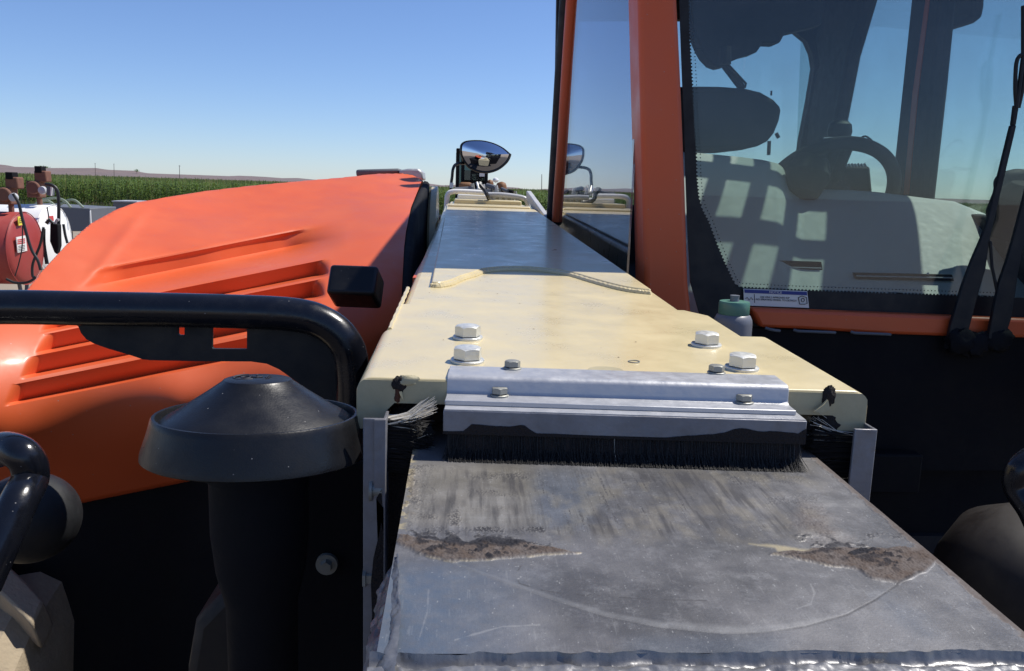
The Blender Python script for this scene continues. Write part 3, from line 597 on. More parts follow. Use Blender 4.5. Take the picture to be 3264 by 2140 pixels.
mb = MB(); A = [bxy(-.007, hy0+.003, hz1), bxy(.337, hy0+.003, hz1), bxy(.337, hy1+.02, hz1), bxy(-.007, hy1+.02, hz1)]; mb.prism(A, (0, -.006, -(hz1-ztop(.79, ZP))+.001)); mb.build('brush_core', 'mud', holder)

# ---------- side guides with brushes
def guide(x0, x1, ytop, d, nm):
    A = onY(x0, ytop, d)[0]; B = onY(x1, ytop, d)[0]; z1 = onY(x0, ytop, d)[2]; z0 = 1.42
    pr_ = [(A, d), (B, d), (B, d+.03), (B-.003, d+.03), (B-.003, d+.004), (A, d+.004)]
    return MB().prism([(x, y, z0) for x, y in pr_], (0, 0, z1-z0)).build('brush_guide', nm, T, bevel=.0008)
gl = guide(1157, 1231, 1335, .79, 'aludirty'); gr = guide(2726, 2798, 1369, .785, 'aludirty')
gm = onY(1196, 1335, .79)
MB().box((gm[0]-.0006, .7875, 1.42), (gm[0]+.0100, .79, gm[2]-.0008)).build('guide_lip', 'aludirty', gl)
gb_ = [(1222, 1560), (1205, 1590), (1228, 1620), (1215, 1700), (1196, 1780), (1188, 1860), (1192, 1960), (1184, 2050), (1188, 2140), (1190, 2240), (1225, 2240), (1228, 1700)]
polyY([(x-6, y) for x, y in gb_], .7866, .0008).build('grime', 'mud', gl)
for (x, y) in ((1153, 1560), (1133, 1838)):
    p = onY(x, y, .795); MB().lathe((p[0]+.008, p[1], p[2]), [(0, -.013), (.0085, -.013), (.0085, -.003), (.0115, -.003), (.0115, 0), (0, 0)], (-1, 0, 0), 6 if y > 1700 else 24).build('bolt', 'zincdark', gl)
p = onY(1043, 1795, .996); MB().lathe(p, [(0, .006), (.0135, .006), (.0138, 0)], (0, -1, 0), 28).build('washer', 'zincdark', T); MB().lathe(p, [(0, .014), (.007, .014), (.0085, .006)], (0, -1, 0), 6).build('bolt', 'zincdark', T)
# side brush strands
sg = []; sgl = []
for i in range(900):
    z = onY(1231, random.uniform(1335, 1500), .81)[2]; x0 = onY(1228, 1335, .81)[0]; d = .806+random.uniform(0, .02)
    if i < 60: zt_ = onY(1231, 1335+random.uniform(2, 20), .81)[2]; rise = random.uniform(.010, .024); Ln = random.uniform(.035, .052)
    else: rise = random.gauss(-.004, .006); Ln = random.uniform(.03, .05); zt_ = z
    p = np.array([x0, d, zt_]); e = p+np.array([Ln, random.uniform(-.004, .004), rise]); m_ = p+np.array([Ln*.55, 0, rise*.32])
    (sgl if i < 60 or random.random() < .03 else sg).append(([p, m_, e], .00055))
strands('bristles', sg, 'bris', gl); strands('bristles', sgl, 'brisl', gl, 'pale bristles sticking out of the left guide')
sg = []; sgl = []
for i in range(900):
    x0 = onY(2730, 1400, .81)[0]; z = onY(2730, random.uniform(1372, 1560), .81)[2]; d = .806+random.uniform(0, .02)
    if i < 30: z = onY(2730, random.uniform(1372, 1392), .81)[2]; rise = random.uniform(.006, .022)
    else: rise = random.gauss(0, .002)
    Ln = random.uniform(.04, .052); p = np.array([x0, d, z]); e = p+np.array([-Ln, random.uniform(-.006, .002), rise]); m_ = p+np.array([-Ln*.55, 0, rise*.3])
    (sgl if i < 30 or random.random() < .02 else sg).append(([p, m_, e], .0005))
strands('bristles', sg, 'bris', gr); strands('bristles', sgl, 'brisl', gr, 'pale bristles sticking out of the right guide')
x0 = onY(1228, 1400, .82)[0]; MB().box((x0, .822, 1.5), (x0+.030, .84, onY(1228, 1342, .82)[2])).build('brush_core', 'mud', gl)
x0 = onY(2730, 1400, .82)[0]; MB().box((x0-.036, .822, 1.5), (x0, .84, onY(2730, 1376, .82)[2])).build('brush_core', 'mud', gr)

# ---------- inner boom (worn steel) with wear masks
PX0, PX1, PY0, PY1 = -.0455, .3665, .452, .90
nx, ny = 620, 640
Xg, Yg = np.meshgrid(np.linspace(PX0, PX1, nx), np.linspace(PY0, PY1, ny))
Zg = ztop(Yg, ZP)
v = np.stack([Xg, Yg, Zg], -1)-CAM; w_ = v@FV; GX = 1632+FPX*(v@RV)/w_; GY = 1070-FPX*(v@UV)/w_
def rect(x0, x1, y0, y1, f=18): return sstep(x0-f, x0+f, GX)*(1-sstep(x1-f, x1+f, GX))*sstep(y0-f*.5, y0+f*.5, GY)*(1-sstep(y1-f*.5, y1+f*.5, GY))
def poly(pts, soft=6, jit=14):
    """signed soft inside test with noisy border"""
    jx = (fbm(Xg*90, Yg*90, 4, 11)-.5)*jit*2; jy = (fbm(Xg*90, Yg*90, 4, 12)-.5)*jit
    x = GX+jx; y = GY+jy; inside = np.zeros(x.shape, bool); dmin = np.full(x.shape, 1e9)
    for i in range(len(pts)):
        (xa_, ya_), (xb_, yb_) = pts[i-1], pts[i]; c = ((ya_ > y) != (yb_ > y)) & (x < (xb_-xa_)*(y-ya_)/(yb_-ya_+1e-9)+xa_); inside ^= c
        t = np.clip(((x-xa_)*(xb_-xa_)+(y-ya_)*(yb_-ya_))/((xb_-xa_)**2+(yb_-ya_)**2), 0, 1); dmin = np.minimum(dmin, np.hypot(x-xa_-t*(xb_-xa_), y-ya_-t*(yb_-ya_)))
    return np.clip(.5+np.where(inside, dmin, -dmin)/soft/2, 0, 1)
def polyline_d(pts):
    dm = np.full(GX.shape, 1e9); side = np.zeros(GX.shape)
    for (xa_, ya_), (xb_, yb_) in zip(pts[:-1], pts[1:]):
        t = np.clip(((GX-xa_)*(xb_-xa_)+(GY-ya_)*(yb_-ya_))/((xb_-xa_)**2+(yb_-ya_)**2), 0, 1); dx = GX-xa_-t*(xb_-xa_); dy = GY-ya_-t*(yb_-ya_); d = np.hypot(dx, dy)
        s = np.where(d < dm, dy, side); side = s; dm = np.minimum(dm, d)
    return dm, side
z4 = lambda L: [(1100+.4743*x, 1400+.4743*y) for x, y in L]; z5 = lambda L: [(2164+.4743*x, 1400+.4743*y) for x, y in L]
fine = fbm(Xg*900, Yg*700, 3, 21); med = fbm(Xg*160, Yg*160, 4, 22); streak = fbm(Xg*520, Yg*22, 3, 23); streak2 = fbm(Xg*1500, Yg*40, 2, 24); crossb = fbm(Xg*18, Yg*420, 3, 25)
brownL = poly(z4([(360, 640), (560, 690), (800, 710), (1000, 690), (1200, 705), (1380, 735), (1480, 755), (1590, 765), (1420, 778), (1180, 793), (960, 815), (720, 828), (560, 785), (460, 750), (360, 705)]), 4, 10)
brownR = poly(z5([(620, 775), (900, 745), (1150, 735), (1400, 735), (1700, 725), (1775, 760), (1700, 860), (1480, 970), (1310, 935), (1190, 882), (900, 835), (760, 800)]), 4, 12)
darkL = poly(z4([(450, 625), (520, 650), (640, 665), (720, 650), (820, 690), (930, 660), (1050, 662), (1180, 680), (1250, 715), (1180, 715), (1130, 738), (1000, 715), (860, 722), (720, 728), (600, 690), (480, 690)]), 3, 16)
darkL = np.maximum(darkL, poly(z4([(945, 785), (970, 778), (1005, 800), (975, 815), (950, 810)]), 3, 8))
darkR = np.maximum(poly(z5([(1000, 705), (1150, 700), (1160, 730), (1010, 745)]), 4, 22)*.8, poly(z5([(1200, 735), (1310, 735), (1310, 765), (1270, 790), (1180, 800), (1150, 780)]), 3, 16))
darkR = np.maximum(darkR, poly(z5([(1180, 800), (1440, 800), (1300, 830), (1400, 860), (1250, 850)]), 3, 18)*.7); darkR = np.maximum(darkR, poly(z5([(720, 790), (980, 758), (1040, 768), (900, 778)]), 3, 8)*.8)
crumb = fbm(Xg*170, Yg*230, 5, 71); brownzone = (GY > 1690)&(GY < 1870)
darkL = np.maximum(darkL, sstep(.55, .60, crumb)*poly(z4([(420, 600), (1300, 660), (1400, 745), (900, 800), (500, 760)]), 10, 30)*.85); darkR = np.maximum(darkR, sstep(.56, .61, crumb)*poly(z5([(760, 640), (1250, 690), (1560, 800), (1480, 900), (1000, 800)]), 12, 30)*.8)
brown = np.maximum(brownL, brownR)*(.55+.6*med)
smear = poly(z5([(760, 560), (840, 430), (960, 470), (1060, 600), (1150, 690), (960, 720), (800, 600)]), 26, 26)*.55*(.5+med)
edgeR = sstep(PX1-.0075, PX1-.0035, Xg-.002*(med-.5)*4)*.85
edgeL = (1-sstep(PX0+.002, PX0+.008, Xg+.006*(med-.5)))*(GY < 1740)
brown = np.clip(np.maximum(brown, np.maximum(smear, edgeR)*(1-.3*fine))+rect(1270, 1330, 1500, 1640, 20)*.35*(med > .5), 0, 1)
rough_a = np.zeros_like(GX)
for (x0_, x1_, y0_, y1_, k) in [(1295, 1395, 1480, 1715, .62), (1425, 1470, 1590, 1705, .8), (1430, 1450, 1480, 1600, .35), (1490, 1690, 1506, 1530, .75), (1490, 1650, 1562, 1584, .6), (1500, 1610, 1614, 1628, .5), (1350, 1740, 1679, 1700, .85), (2370, 2560, 1505, 1545, .4), (2440, 2620, 1575, 1610, .45), (2500, 2640, 1615, 1690, .3), (2755, 2880, 1700, 1718, .7), (2575, 2650, 1700, 1716, .4)]:
    rough_a = np.maximum(rough_a, rect(x0_, x1_, y0_, y1_, 12)*k)
vor = fbm(Xg*1100, Yg*500, 3, 31)
rough_a = rough_a*np.clip(2.6*fbm(Xg*70, Yg*90, 4, 103)-.6, 0, 1.15)
specks = (vor > (.68-.26*rough_a))*rough_a
scr = rect(1690, 2480, 1490, 1705, 40)*sstep(.56, .70, streak)*(.2+.8*sstep(.42, .60, fine))*.8*sstep(.40, .62, fbm(Xg*30, Yg*26, 3, 91))
scr2 = rect(1690, 2500, 1490, 1705, 50)*sstep(.62, .72, streak2)*.4*sstep(.42, .6, fbm(Xg*34, Yg*22, 3, 92))
wash = rect(1300, 2550, 1490, 1715, 60)*np.clip(sstep(.40, .66, fbm(Xg*60, Yg*14, 5, 101))*.55+sstep(.5, .7, fbm(Xg*240, Yg*16, 4, 102))*.35, 0, .75)
dark = np.clip(np.maximum.reduce([darkL, darkR, specks*.95, scr, scr2, wash]), 0, 1)
allscr = sstep(.74, .80, streak2)*(med > .5)*.15
arc = [(1380, 1772), (1427, 1789), (1527, 1827), (1645, 1870), (1764, 1912), (1930, 1964), (2096, 1998), (2200, 2009), (2306, 2019), (2430, 2017), (2567, 1998), (2700, 1960), (2790, 1912), (2866, 1860), (2935, 1825)]
dm, side = polyline_d(arc)
wband = np.interp(GX, [1400, 1600, 2000, 2300, 2600, 2750], [5, 14, 20, 34, 20, 4])
light = ((side < 2) & (dm < wband))*(.14+.30*med)*np.clip(wband/26, 0, 1)*(1-sstep(.4, 1, dm/np.maximum(wband, 1)))
darkline = (1-sstep(1.5, 5, dm))*np.interp(GX, [1400, 1600, 2300, 2500, 2800, 2900], [.15, .2, .25, .45, .75, .5])*(.5+.7*fine)
arc2 = [(1660, 1805), (1645, 1830), (1655, 1860), (1720, 1880), (1790, 1893), (1900, 1900), (2100, 1912), (2250, 1915)]; d2, _ = polyline_d(arc2)
crack = (1-sstep(1, 3.5, d2+6*(med-.5)))*.6*sstep(.35, .5, med)
arc3 = [(2584, 1862), (2596, 1890), (2585, 1925), (2540, 1940)]; d3, _ = polyline_d(arc3); light = np.maximum(light, (1-sstep(1, 3.5, d3+5*(med-.5)))*.3)
arc4 = [(1366, 1880), (1362, 1950), (1335, 2040)]; d4, _ = polyline_d(arc4); light = np.maximum(light, (1-sstep(1, 3.5, d4+4*(med-.5)))*.22)
arc5 = [(1450, 2040), (1520, 2020), (1600, 1998), (1720, 1992)]; d5, _ = polyline_d(arc5); light = np.maximum(light, (1-sstep(1, 4, d5+7*(med-.5)))*.3)
bands = (rect(1500, 1680, 1590, 1606, 40)*.5+rect(1500, 1680, 1640, 1665, 45)*.4+rect(2560, 2760, 1600, 1615, 40)*.4+rect(2570, 2700, 1700, 1720, 24)*.6)*(.3+crossb)
light = np.maximum(light, np.clip(bands, 0, 1)*(.5+.6*fine)); light = np.maximum(light, ((fbm(Xg*620, Yg*330, 2, 41) > .88) & (GY > 1500))*.6); light = np.maximum(light, allscr)
dark = np.clip(np.maximum.reduce([dark, darkline, crack]), 0, 1)
tan = np.clip(rect(1690, 2600, 1490, 1720, 90)*sstep(.38, .75, fbm(Xg*70, Yg*50, 5, 93))*.22 + rect(1270, 1700, 1480, 1680, 50)*.22+edgeL*(med > .48)*.9, 0, 1)
rim = np.clip(1-np.abs(brownL-.35)*3.2, 0, 1)*(GY > 1755)*.55*sstep(.35, .6, med)+np.clip(1-np.abs(brownR-.4)*3.2, 0, 1)*.4*sstep(.4, .6, med)*(GX < 2800)+poly(z5([(470, 700), (640, 715), (900, 745), (880, 762), (660, 755), (640, 735)]), 4, 8)*.8
tan = np.clip(tan+rim, 0, 1)
blue = np.clip((1-sstep(1300, 1850, GX))*sstep(1760, 1850, GY)*(.5+.7*(med-.2))+rect(2000, 2500, 2030, 2120, 60)*.3+poly(z5([(1350, 1050), (1600, 1200), (1700, 1300), (1500, 1250), (1380, 1150)]), 40, 40)*.35+rect(1690, 1900, 1500, 1680, 60)*.35, 0, 1)
dz = .0022*brown*(.4+fine*1.0)*np.clip((GY < 1900)*1., 0, 1)*(1-edgeR) + .0010*np.maximum(darkL, darkR)*fine - .0003*darkline + .0008*specks*vor + .0035*np.clip(darkL+darkR, 0, 1)*(fbm(Xg*190, Yg*240, 5, 77)-.4)
Zg2 = Zg+dz
verts = np.stack([Xg, Yg, Zg2], -1).reshape(-1, 3)
i = (np.arange(ny-1)[:, None]*nx+np.arange(nx-1)[None, :]).ravel(); F_ = np.stack([i, i+1, i+nx+1, i+nx], 1)
me = bpy.data.meshes.new('inner_boom_top'); me.vertices.add(len(verts)); me.vertices.foreach_set('co', verts.astype(np.float32).ravel()); me.loops.add(F_.size); me.loops.foreach_set('vertex_index', F_.astype(np.int32).ravel())
me.polygons.add(len(F_)); me.polygons.foreach_set('loop_start', (np.arange(len(F_))*4).astype(np.int32)); me.update(calc_edges=True); me.shade_smooth()
ib = bpy.data.objects.new('inner_boom', me); me.materials.append(M['plate']); link(ib, T)
for nm, a_ in (('brown', brown), ('dark', dark), ('light', np.clip(light, 0, 1)), ('tan', tan), ('blue', blue)): attr(ib, nm, a_)
tag(ib, 'worn grey steel inner boom section with rust patches')
# its sides and the length hidden inside the outer boom
MB().prism([(PX0, PY0, ztop(PY0, ZP)-.0008), (PX1, PY0, ztop(PY0, ZP)-.0008), (PX1, PY0, 1.55), (PX0, PY0, 1.55)], (0, 1.2, KB*1.2)).build('inner_boom_side', 'aludirty', ib, bevel=.002)
# torn front tab at the far right corner and left corner
# crumpled metal wrap beyond the seam
rows = []
xs = np.linspace(PX0-.004, PX1+.02, 420)
for k, t in enumerate(np.linspace(0, 1, 46)):
    y = .4515-.075*t; n1 = fbm(xs*55, xs*0+t*5, 4, 51); n2 = fbm(xs*160, xs*0+t*14, 3, 52)
    lip = math.exp(-(t/.10)**2)
    z = ztop(y, ZP)-.0065*sstep(.0, .035, np.array(t))+.0058*sstep(.05, .15, np.array(t))-.004*t+(.0070*(n1-.5)+.0026*(n2-.5))*min(1, t*7+.25)+.0012*lip
    yy = y+(.006*(n1-.5))*lip
    rows.append([(x, a1, b1) for x, a1, b1 in zip(xs, yy+0*xs, z)])
MB().grid(rows).build('crumpled_wrap', 'foil', ib, ang=60)
rows = []
ys = np.linspace(.400, .575, 130)
for k, t in enumerate(np.linspace(0, 1, 26)):
    n1 = fbm(ys*60, ys*0+t*3, 4, 61); n2 = fbm(ys*150, ys*0+t*6, 3, 62); wid = .018*np.interp(ys, [.40, .50, .56, .575], [1.25, 1, .75, .2])
    xo = PX0+.011*np.interp(ys, [.40, .5, .575], [1.3, 1, .3])-wid*t*1.15+.003*(n2-.5)
    z = ztop(ys, ZP)+.0022*(1-t)+.0015-.022*t**1.6+.006*(n1-.5)*(.4+t)
    rows.append([(x, y, z_) for x, y, z_ in zip(xo, ys, z)])
MB().grid(rows).build('crumpled_wrap', M['foil'], ib, ang=60)
# inner boom continues towards the viewer and beyond
MB().prism([(PX0, .38, 1.89), (PX1, .38, 1.89), (PX1, .38, 1.55), (PX0, .38, 1.55)], (0, -1.2, -.03)).build('boom_nose', 'aludirty', T, bevel=.004)

# ---------- hood
ctrl = [((-320, 1640), 1.54), ((0, 1610), 1.65), ((0, 1400), 1.525), ((568, 1520), 1.80), ((568, 1300), 1.665), ((1180, 1420), 1.95), ((50, 1250), 1.56), ((640, 1140), 1.74), ((1262, 1040), 1.92), ((280, 900), 1.90), ((700, 830), 2.12), ((1170, 720), 2.42),
        ((90, 915), 1.80), ((200, 770), 2.06), ((430, 640), 2.50), ((700, 600), 2.85), ((1100, 560), 3.15), ((1290, 553), 3.30), ((1345, 585), 3.15), ((1310, 667), 2.60), ((1288, 790), 2.22), ((1281, 924), 2.02), ((600, 700), 2.45), ((-300, 1300), 1.42), ((640, 980), 1.90), ((1000, 1300), 1.74)]
cp_ = np.array([c[0] for c in ctrl], float)/1000; cd = np.array([c[1] for c in ctrl])
def tps(r): return r*r*np.log(r+1e-9)
K = tps(np.linalg.norm(cp_[:, None]-cp_[None], axis=-1))+np.eye(len(cp_))*.004; Pm = np.c_[np.ones(len(cp_)), cp_]; A_ = np.block([[K, Pm], [Pm.T, np.zeros((3, 3))]]); sol = np.linalg.solve(A_, np.r_[cd, 0, 0, 0])
def HD(x, y):
    q = np.stack([np.asarray(x, float)/1000, np.asarray(y, float)/1000], -1); r = np.linalg.norm(q[..., None, :]-cp_, axis=-1); return tps(r)@sol[:-3]+sol[-3]+q@sol[-2:]
sil = [(-320, 1420), (-200, 1270), (-100, 1140), (0, 1010), (45, 965), (89, 920), (134, 863), (215, 776), (289, 712), (370, 668), (434, 645), (639, 611), (800, 592), (950, 578), (1100, 565), (1201, 554), (1285, 553), (1315, 558), (1350, 576)]
edge_ = [(1350, 500), (1350, 576), (1310, 667), (1294, 740), (1288, 790), (1281, 924), (1272, 1044), (1262, 1140), (1252, 1300), (1245, 1500)]
SX = [p[0] for p in sil]; SY = [p[1] for p in sil]; EX = [p[0] for p in edge_]; EY = [p[1] for p in edge_]
louv = [(1036, 1080, 150, 1045), (1096, 1146, 138, 1030), (1160, 1213, 92, 1012), (1236, 1290, 42, 1000)]
vl = list(np.arange(560, 1646, 5.)); 
for a1, b1, _, _ in louv: vl += [a1, a1+1.5, b1, b1+9, b1+11]
vl = sorted(set(vl)); ul = np.linspace(0, 1, 330)
rows = []
for v_ in vl:
    ex = np.interp(v_-.2*1285, EY, EX); x = -320+ul*(ex+320); y = v_-.2*x; sy = np.interp(x, SX, SY); over = np.maximum(0, sy-y); yc = np.maximum(y, sy)
    d = HD(x, yc)
    # soft scooped ledge
    vv = yc+.2*x; m_ = sstep(225, 400, x)*(1-sstep(900, 1110, x)); tt = (vv-945)/34
    b1_ = sstep(905, 925, vv); bb = (vv >= 905) & (vv < 1034); yt_ = 915-.2*x; D0 = HD(x, np.maximum(yt_, sy)); g_ = np.where(vv < 972, sstep(905, 938, vv), 1-sstep(968, 1034, vv)); d = np.where(bb, d+(HD(x, yt_)-HD(x, np.minimum(yc, 972-.2*x))+.00014*np.clip(vv-915, 0, 57))*g_*m_*.9, d)
    dd = (x-(280+(900-yc)*.78))/26; d = d-.012*np.exp(-dd**2)*sstep(640, 720, yc)*(1-sstep(880, 930, yc))
    for a1, b1, xa_, xb_ in louv:
        xa2 = xa_+(vv-a1)*-.35
        k = sstep(xa2-10, xa2+55, x)*(1-sstep(xb_-35, xb_+10, x))
        yt_ = a1-.2*x; D0 = HD(x, np.maximum(yt_, sy))+.00028*np.clip(vv-a1, 0, b1-a1); inb = (vv >= a1) & (vv <= b1+10)
        fade = np.where(vv <= b1, 1, 1-(vv-b1)/10.)
        d = np.where(inb, d+(D0+.004-d)*k*np.clip(fade, 0, 1), d)
    d = d+(over/400)**.8*1.0
    P = []
    for xx, yy, d_, o_ in zip(x, yc, d, over):
        p = onY(xx, yy, d_)
        if o_ > 0: p = onY(xx, yy, d_); p[2] -= (o_/400)**1.4*.55+.0015*o_*.05
        P.append(p)
    rows.append(P)
# roll the lower edge under
last = rows[-1]; rows.append([p+np.array([0, .015, -.012]) for p in last]); rows.append([p+np.array([0, .06, -.02]) for p in last])
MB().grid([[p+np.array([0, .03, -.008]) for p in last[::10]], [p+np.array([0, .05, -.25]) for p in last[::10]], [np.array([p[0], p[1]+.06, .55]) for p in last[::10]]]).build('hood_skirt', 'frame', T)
hood = MB().grid(rows).build('hood', 'orange', T, ang=30)
E3 = [onY(x, y, float(HD(x, y))) for x, y in spline([(1350, 576), (1310, 667), (1288, 790), (1281, 924), (1272, 1044), (1262, 1140), (1250, 1300)], 6)]
mb = MB(); r0 = [p+np.array([-.004, 0, -.012]) for p in E3]; r1 = [p+np.array([.003, 0, -.001]) for p in E3]; r2 = [p+np.array([.016, -.002, -.004]) for p in E3]; r3 = [p+np.array([.023, -.003, -.012]) for p in E3]; r4 = [np.array([p[0]+.023, p[1], 1.2]) for p in E3]
mb.grid([r0, r1, r2, r3, r4]); mb.build('hood_side_seal', 'frame', T, ang=80)
# rear top exhaust shroud on the hood
polyY([(1133, 541), (1275, 537), (1275, 552), (1180, 560), (1136, 566)], 3.32, .25).build('exhaust_shroud', 'greybox', T, bevel=.01)
polyY([(1272, 543), (1300, 538), (1335, 538), (1347, 550), (1350, 575), (1315, 572), (1272, 556)], 3.28, .22).build('exhaust_cap', 'alu', T, bevel=.012)
# pivot plate between hood and boom
o = MB().lathe((-.128, 3.25, 1.95), [(0, 0), (.24, 0), (.25, .008), (.25, .03), (0, .03)], (1, 0, 0), 48).build('pivot_plate', 'cream', T)
MB().lathe((-.098, 3.15, 1.98), [(0, 0), (.045, 0), (.05, .02), (0, .022)], (1, 0, 0), 24).build('pivot_pin', 'greybox', T)
# latch box standing on the hood
bc = onY(1135, 915, 1.80); R_ = Matrix.Rotation(-.12, 3, 'Z') @ Matrix.Rotation(-.55, 3, 'X')
ax = [np.array(R_ @ Vector(v)) for v in ((.052, 0, 0), (0, .040, 0), (0, 0, .034))]
MB().obox(bc, *ax).build('latch_box', 'plastic', T, bevel=.008, seg=3)
for s in (-.45, .3): MB().obox(bc+ax[2]*1.01+ax[0]*s, ax[0]*.012, ax[1]*.85, ax[2]*.01).build('moulded_rib', 'zincdark', T)
# ---------- chassis mass under the hood and around
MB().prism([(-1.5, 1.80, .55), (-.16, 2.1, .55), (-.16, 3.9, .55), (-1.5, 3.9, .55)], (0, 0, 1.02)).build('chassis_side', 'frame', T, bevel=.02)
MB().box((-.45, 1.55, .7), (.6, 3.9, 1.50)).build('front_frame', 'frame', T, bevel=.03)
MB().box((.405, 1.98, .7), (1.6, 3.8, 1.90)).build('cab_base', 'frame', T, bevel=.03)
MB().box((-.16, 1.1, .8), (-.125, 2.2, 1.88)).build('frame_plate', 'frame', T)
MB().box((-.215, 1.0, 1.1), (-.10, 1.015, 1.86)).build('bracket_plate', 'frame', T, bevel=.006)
polyY([(590, 2140), (615, 1990), (720, 1880), (780, 1860), (770, 2300), (590, 2300)], 1.15, .15).build('fuel_cap_housing', 'darkbrown', T, bevel=.02)
MB().box((.95, 1.86, 1.50), (1.12, 1.90, 1.60)).build('panel_bracket', 'frame', T, bevel=.006)

# ---------- front lamp guards (black tube loops)
lp = spline([(-.95, 1.19, 2.0), onY(-60, 980, 1.2), onY(300, 984, 1.2), onY(700, 992, 1.2), onY(930, 1003, 1.2), onY(1030, 1030, 1.2), onY(1095, 1085, 1.2), onY(1122, 1170, 1.2), onY(1122, 1400, 1.2), onY(1105, 1900, 1.2)], 8)
lg = MB().tube(lp, .0245, 28).build('lamp_guard_tube', 'black', T, ang=60)
gus = [(215, 1010), (250, 1042), (258, 1062), (275, 1082), (300, 1096), (345, 1112), (420, 1134), (455, 1146), (480, 1149), (620, 1152), (800, 1153), (850, 1160), (890, 1178), (950, 1220), (1020, 1290), (1100, 1300), (1130, 1200), (1080, 1060), (1000, 1000)]
holed('guard_gusset', gus, [[(675, 1050), (715, 1028), (737, 1031), (787, 1052), (787, 1112), (783, 1114), (679, 1113), (675, 1109)], [(566, 1045), (588, 1045), (588, 1068), (583, 1070), (571, 1070), (566, 1066)]], lambda x, y: onY(x, y, 1.215), (0, .008, 0), 'blackm', lg)
d2_ = 1.02
MB().tube(spline([(-.75, 1.15, 1.90), onY(-60, 1425, 1.08), onY(20, 1430, 1.04), onY(65, 1445, d2_), onY(92, 1480, d2_), onY(95, 1530, d2_), onY(60, 1600, .98), onY(0, 1735, .95), onY(-60, 1870, .93)], 8), [.0215]*65, 24).build('lamp_guard_tube', 'black', T, ang=60)
lc = onY(95, 1650, 1.2); MB().lathe(lc, [(max(0, .070*math.sin(t)), -.065*math.cos(t)) for t in np.linspace(0, math.pi, 24)], (-.25, .72, .62), 72).build('headlamp_housing', 'blackm', T, ang=70)
MB().tube(spline([onY(3380, 1430, 1.0), onY(3300, 1455, 1.0), onY(3245, 1500, 1.0), onY(3240, 1560, 1.0), onY(3290, 1640, .98), onY(3360, 1800, .95)], 8), .0155, 24).build('lamp_guard_tube', 'black', T, ang=60)
c2 = onY(3270, 1900, 1.35); MB().lathe(c2, [(0, .16), (.08, .15), (.14, .10), (.16, .03), (.165, -.1), (.16, -.3)], (0, -.25, 1), 40).build('lamp_dome', 'darkbrown', T)

# ---------- engine air intake
ic = onY(822, 1326, .84); r0_ = .1235; ks = .84/1.02
MB().lathe(ic, [(r*ks, h*ks) for r, h in [(0, .0475), (.038, .0472), (.0405, .0462), (.0425, .0440), (.060, .0318), (.078, .0200), (.095, .0090), (.110, .0005), (.1150, -.004), (.1170, -.0045), (.1180, .0015), (.1190, .0035), (.1225, .0035), (.1240, .0015), (.1255, -.004), (.1275, -.012), (.1365, -.040), (.137, -.046), (.134, -.048), (.08, -.053), (.062, -.055)]], (0, .075, 1), seg=96).build('intake_cap', 'plastic', T, ang=22)
MB().lathe(ic, [(r*ks, h*ks) for r, h in [(.064, -.045), (.0665, -.070), (.0665, -.074), (.061, -.076), (.061, -.15), (.056, -.20), (.045, -.25), (.042, -.6)]], seg=64).build('intake_neck', 'frame', T)
# moulded emblem on the cap: swirl, dash and small lettering
zc = ic[2]+.0476*ks
mb = MB(); q0 = np.array([ic[0]-.0135, ic[1]+.005, zc])
mb.tube([q0+np.array([.011*math.cos(t), .011*math.sin(t), 0]) for t in np.linspace(-.6, -4.9, 24)], .0011, 6); mb.tube([q0+np.array([.0045*math.cos(t)+.001, .0045*math.sin(t), 0]) for t in np.linspace(0, 6.28, 20)], .0008, 6); mb.tube([q0+np.array([.004, .003, 0]), q0+np.array([.012, .001, 0]), q0+np.array([.017, .004, 0])], .0008, 6)
mb.box(tuple(q0+np.array([.0095, .0085, -.001])), tuple(q0+np.array([.0105, .014, .0006]))); mb.build('moulded_emblem', 'ink', T)
text('cyclone', .0072, (q0[0]+.0225, q0[1]+.002, zc), (0, 1, 0), (-1, 0, 0), 'moulded_lettering', 'ink', T)

# ---------- front tyre
wc = np.array([-1.02, 1.86, .74]); R0w, Ww = .66, .36
mb = MB(); mb.lathe(wc, [(.30, -.15), (.36, -.17), (.50, -.18), (.60, -.165), (.635, -.13), (.645, 0), (.635, .13), (.60, .165), (.50, .18), (.36, .17), (.30, .15)], (1, 0, 0), 72)
wheel = mb.build('wheel', 'rubber', T)
for s in (-1, 1):
    for k in range(20):
        a = 2*math.pi*(k+.5*(s > 0))/20+.1
        vs = []
        for t in np.linspace(0, 1, 5):
            xx = wc[0]+s*(.02+t*.165); aa = a+.16*t; hw = .055
            for rr, da in ((.63-.06*t*t, -hw), (.63-.06*t*t, hw), (.70-.05*t**3, hw*.8), (.70-.05*t**3, -hw*.8)):
                vs.append((xx, wc[1]+rr*math.cos(aa+da), wc[2]+rr*math.sin(aa+da)))
        fs = [(0, 1, 2, 3), (19, 18, 17, 16)]+[(4*i+j, 4*i+(j+1) % 4, 4*i+4+(j+1) % 4, 4*i+4+j) for i in range(4) for j in range(4)]
        MB().add(vs, fs).build('tread_lug', 'rubber', wheel, bevel=.006)
MB().lathe(wc, [(0, -.05), (.1, -.05), (.28, .02), (.30, .12), (.31, .15)], (1, 0, 0), 32).build('rim', 'creamdirtyshade', wheel)
w2 = wheel.copy(); COL.objects.link(w2)
for c_ in list(wheel.children):
    c2_ = c_.copy(); COL.objects.link(c2_); c2_.parent = w2
w2.matrix_parent_inverse = Matrix.Translation(Vector((2.85, 0, 0))-Vector(T.location))


# ---------- cab
CX, CY, CR = .405, 1.93, 1.53
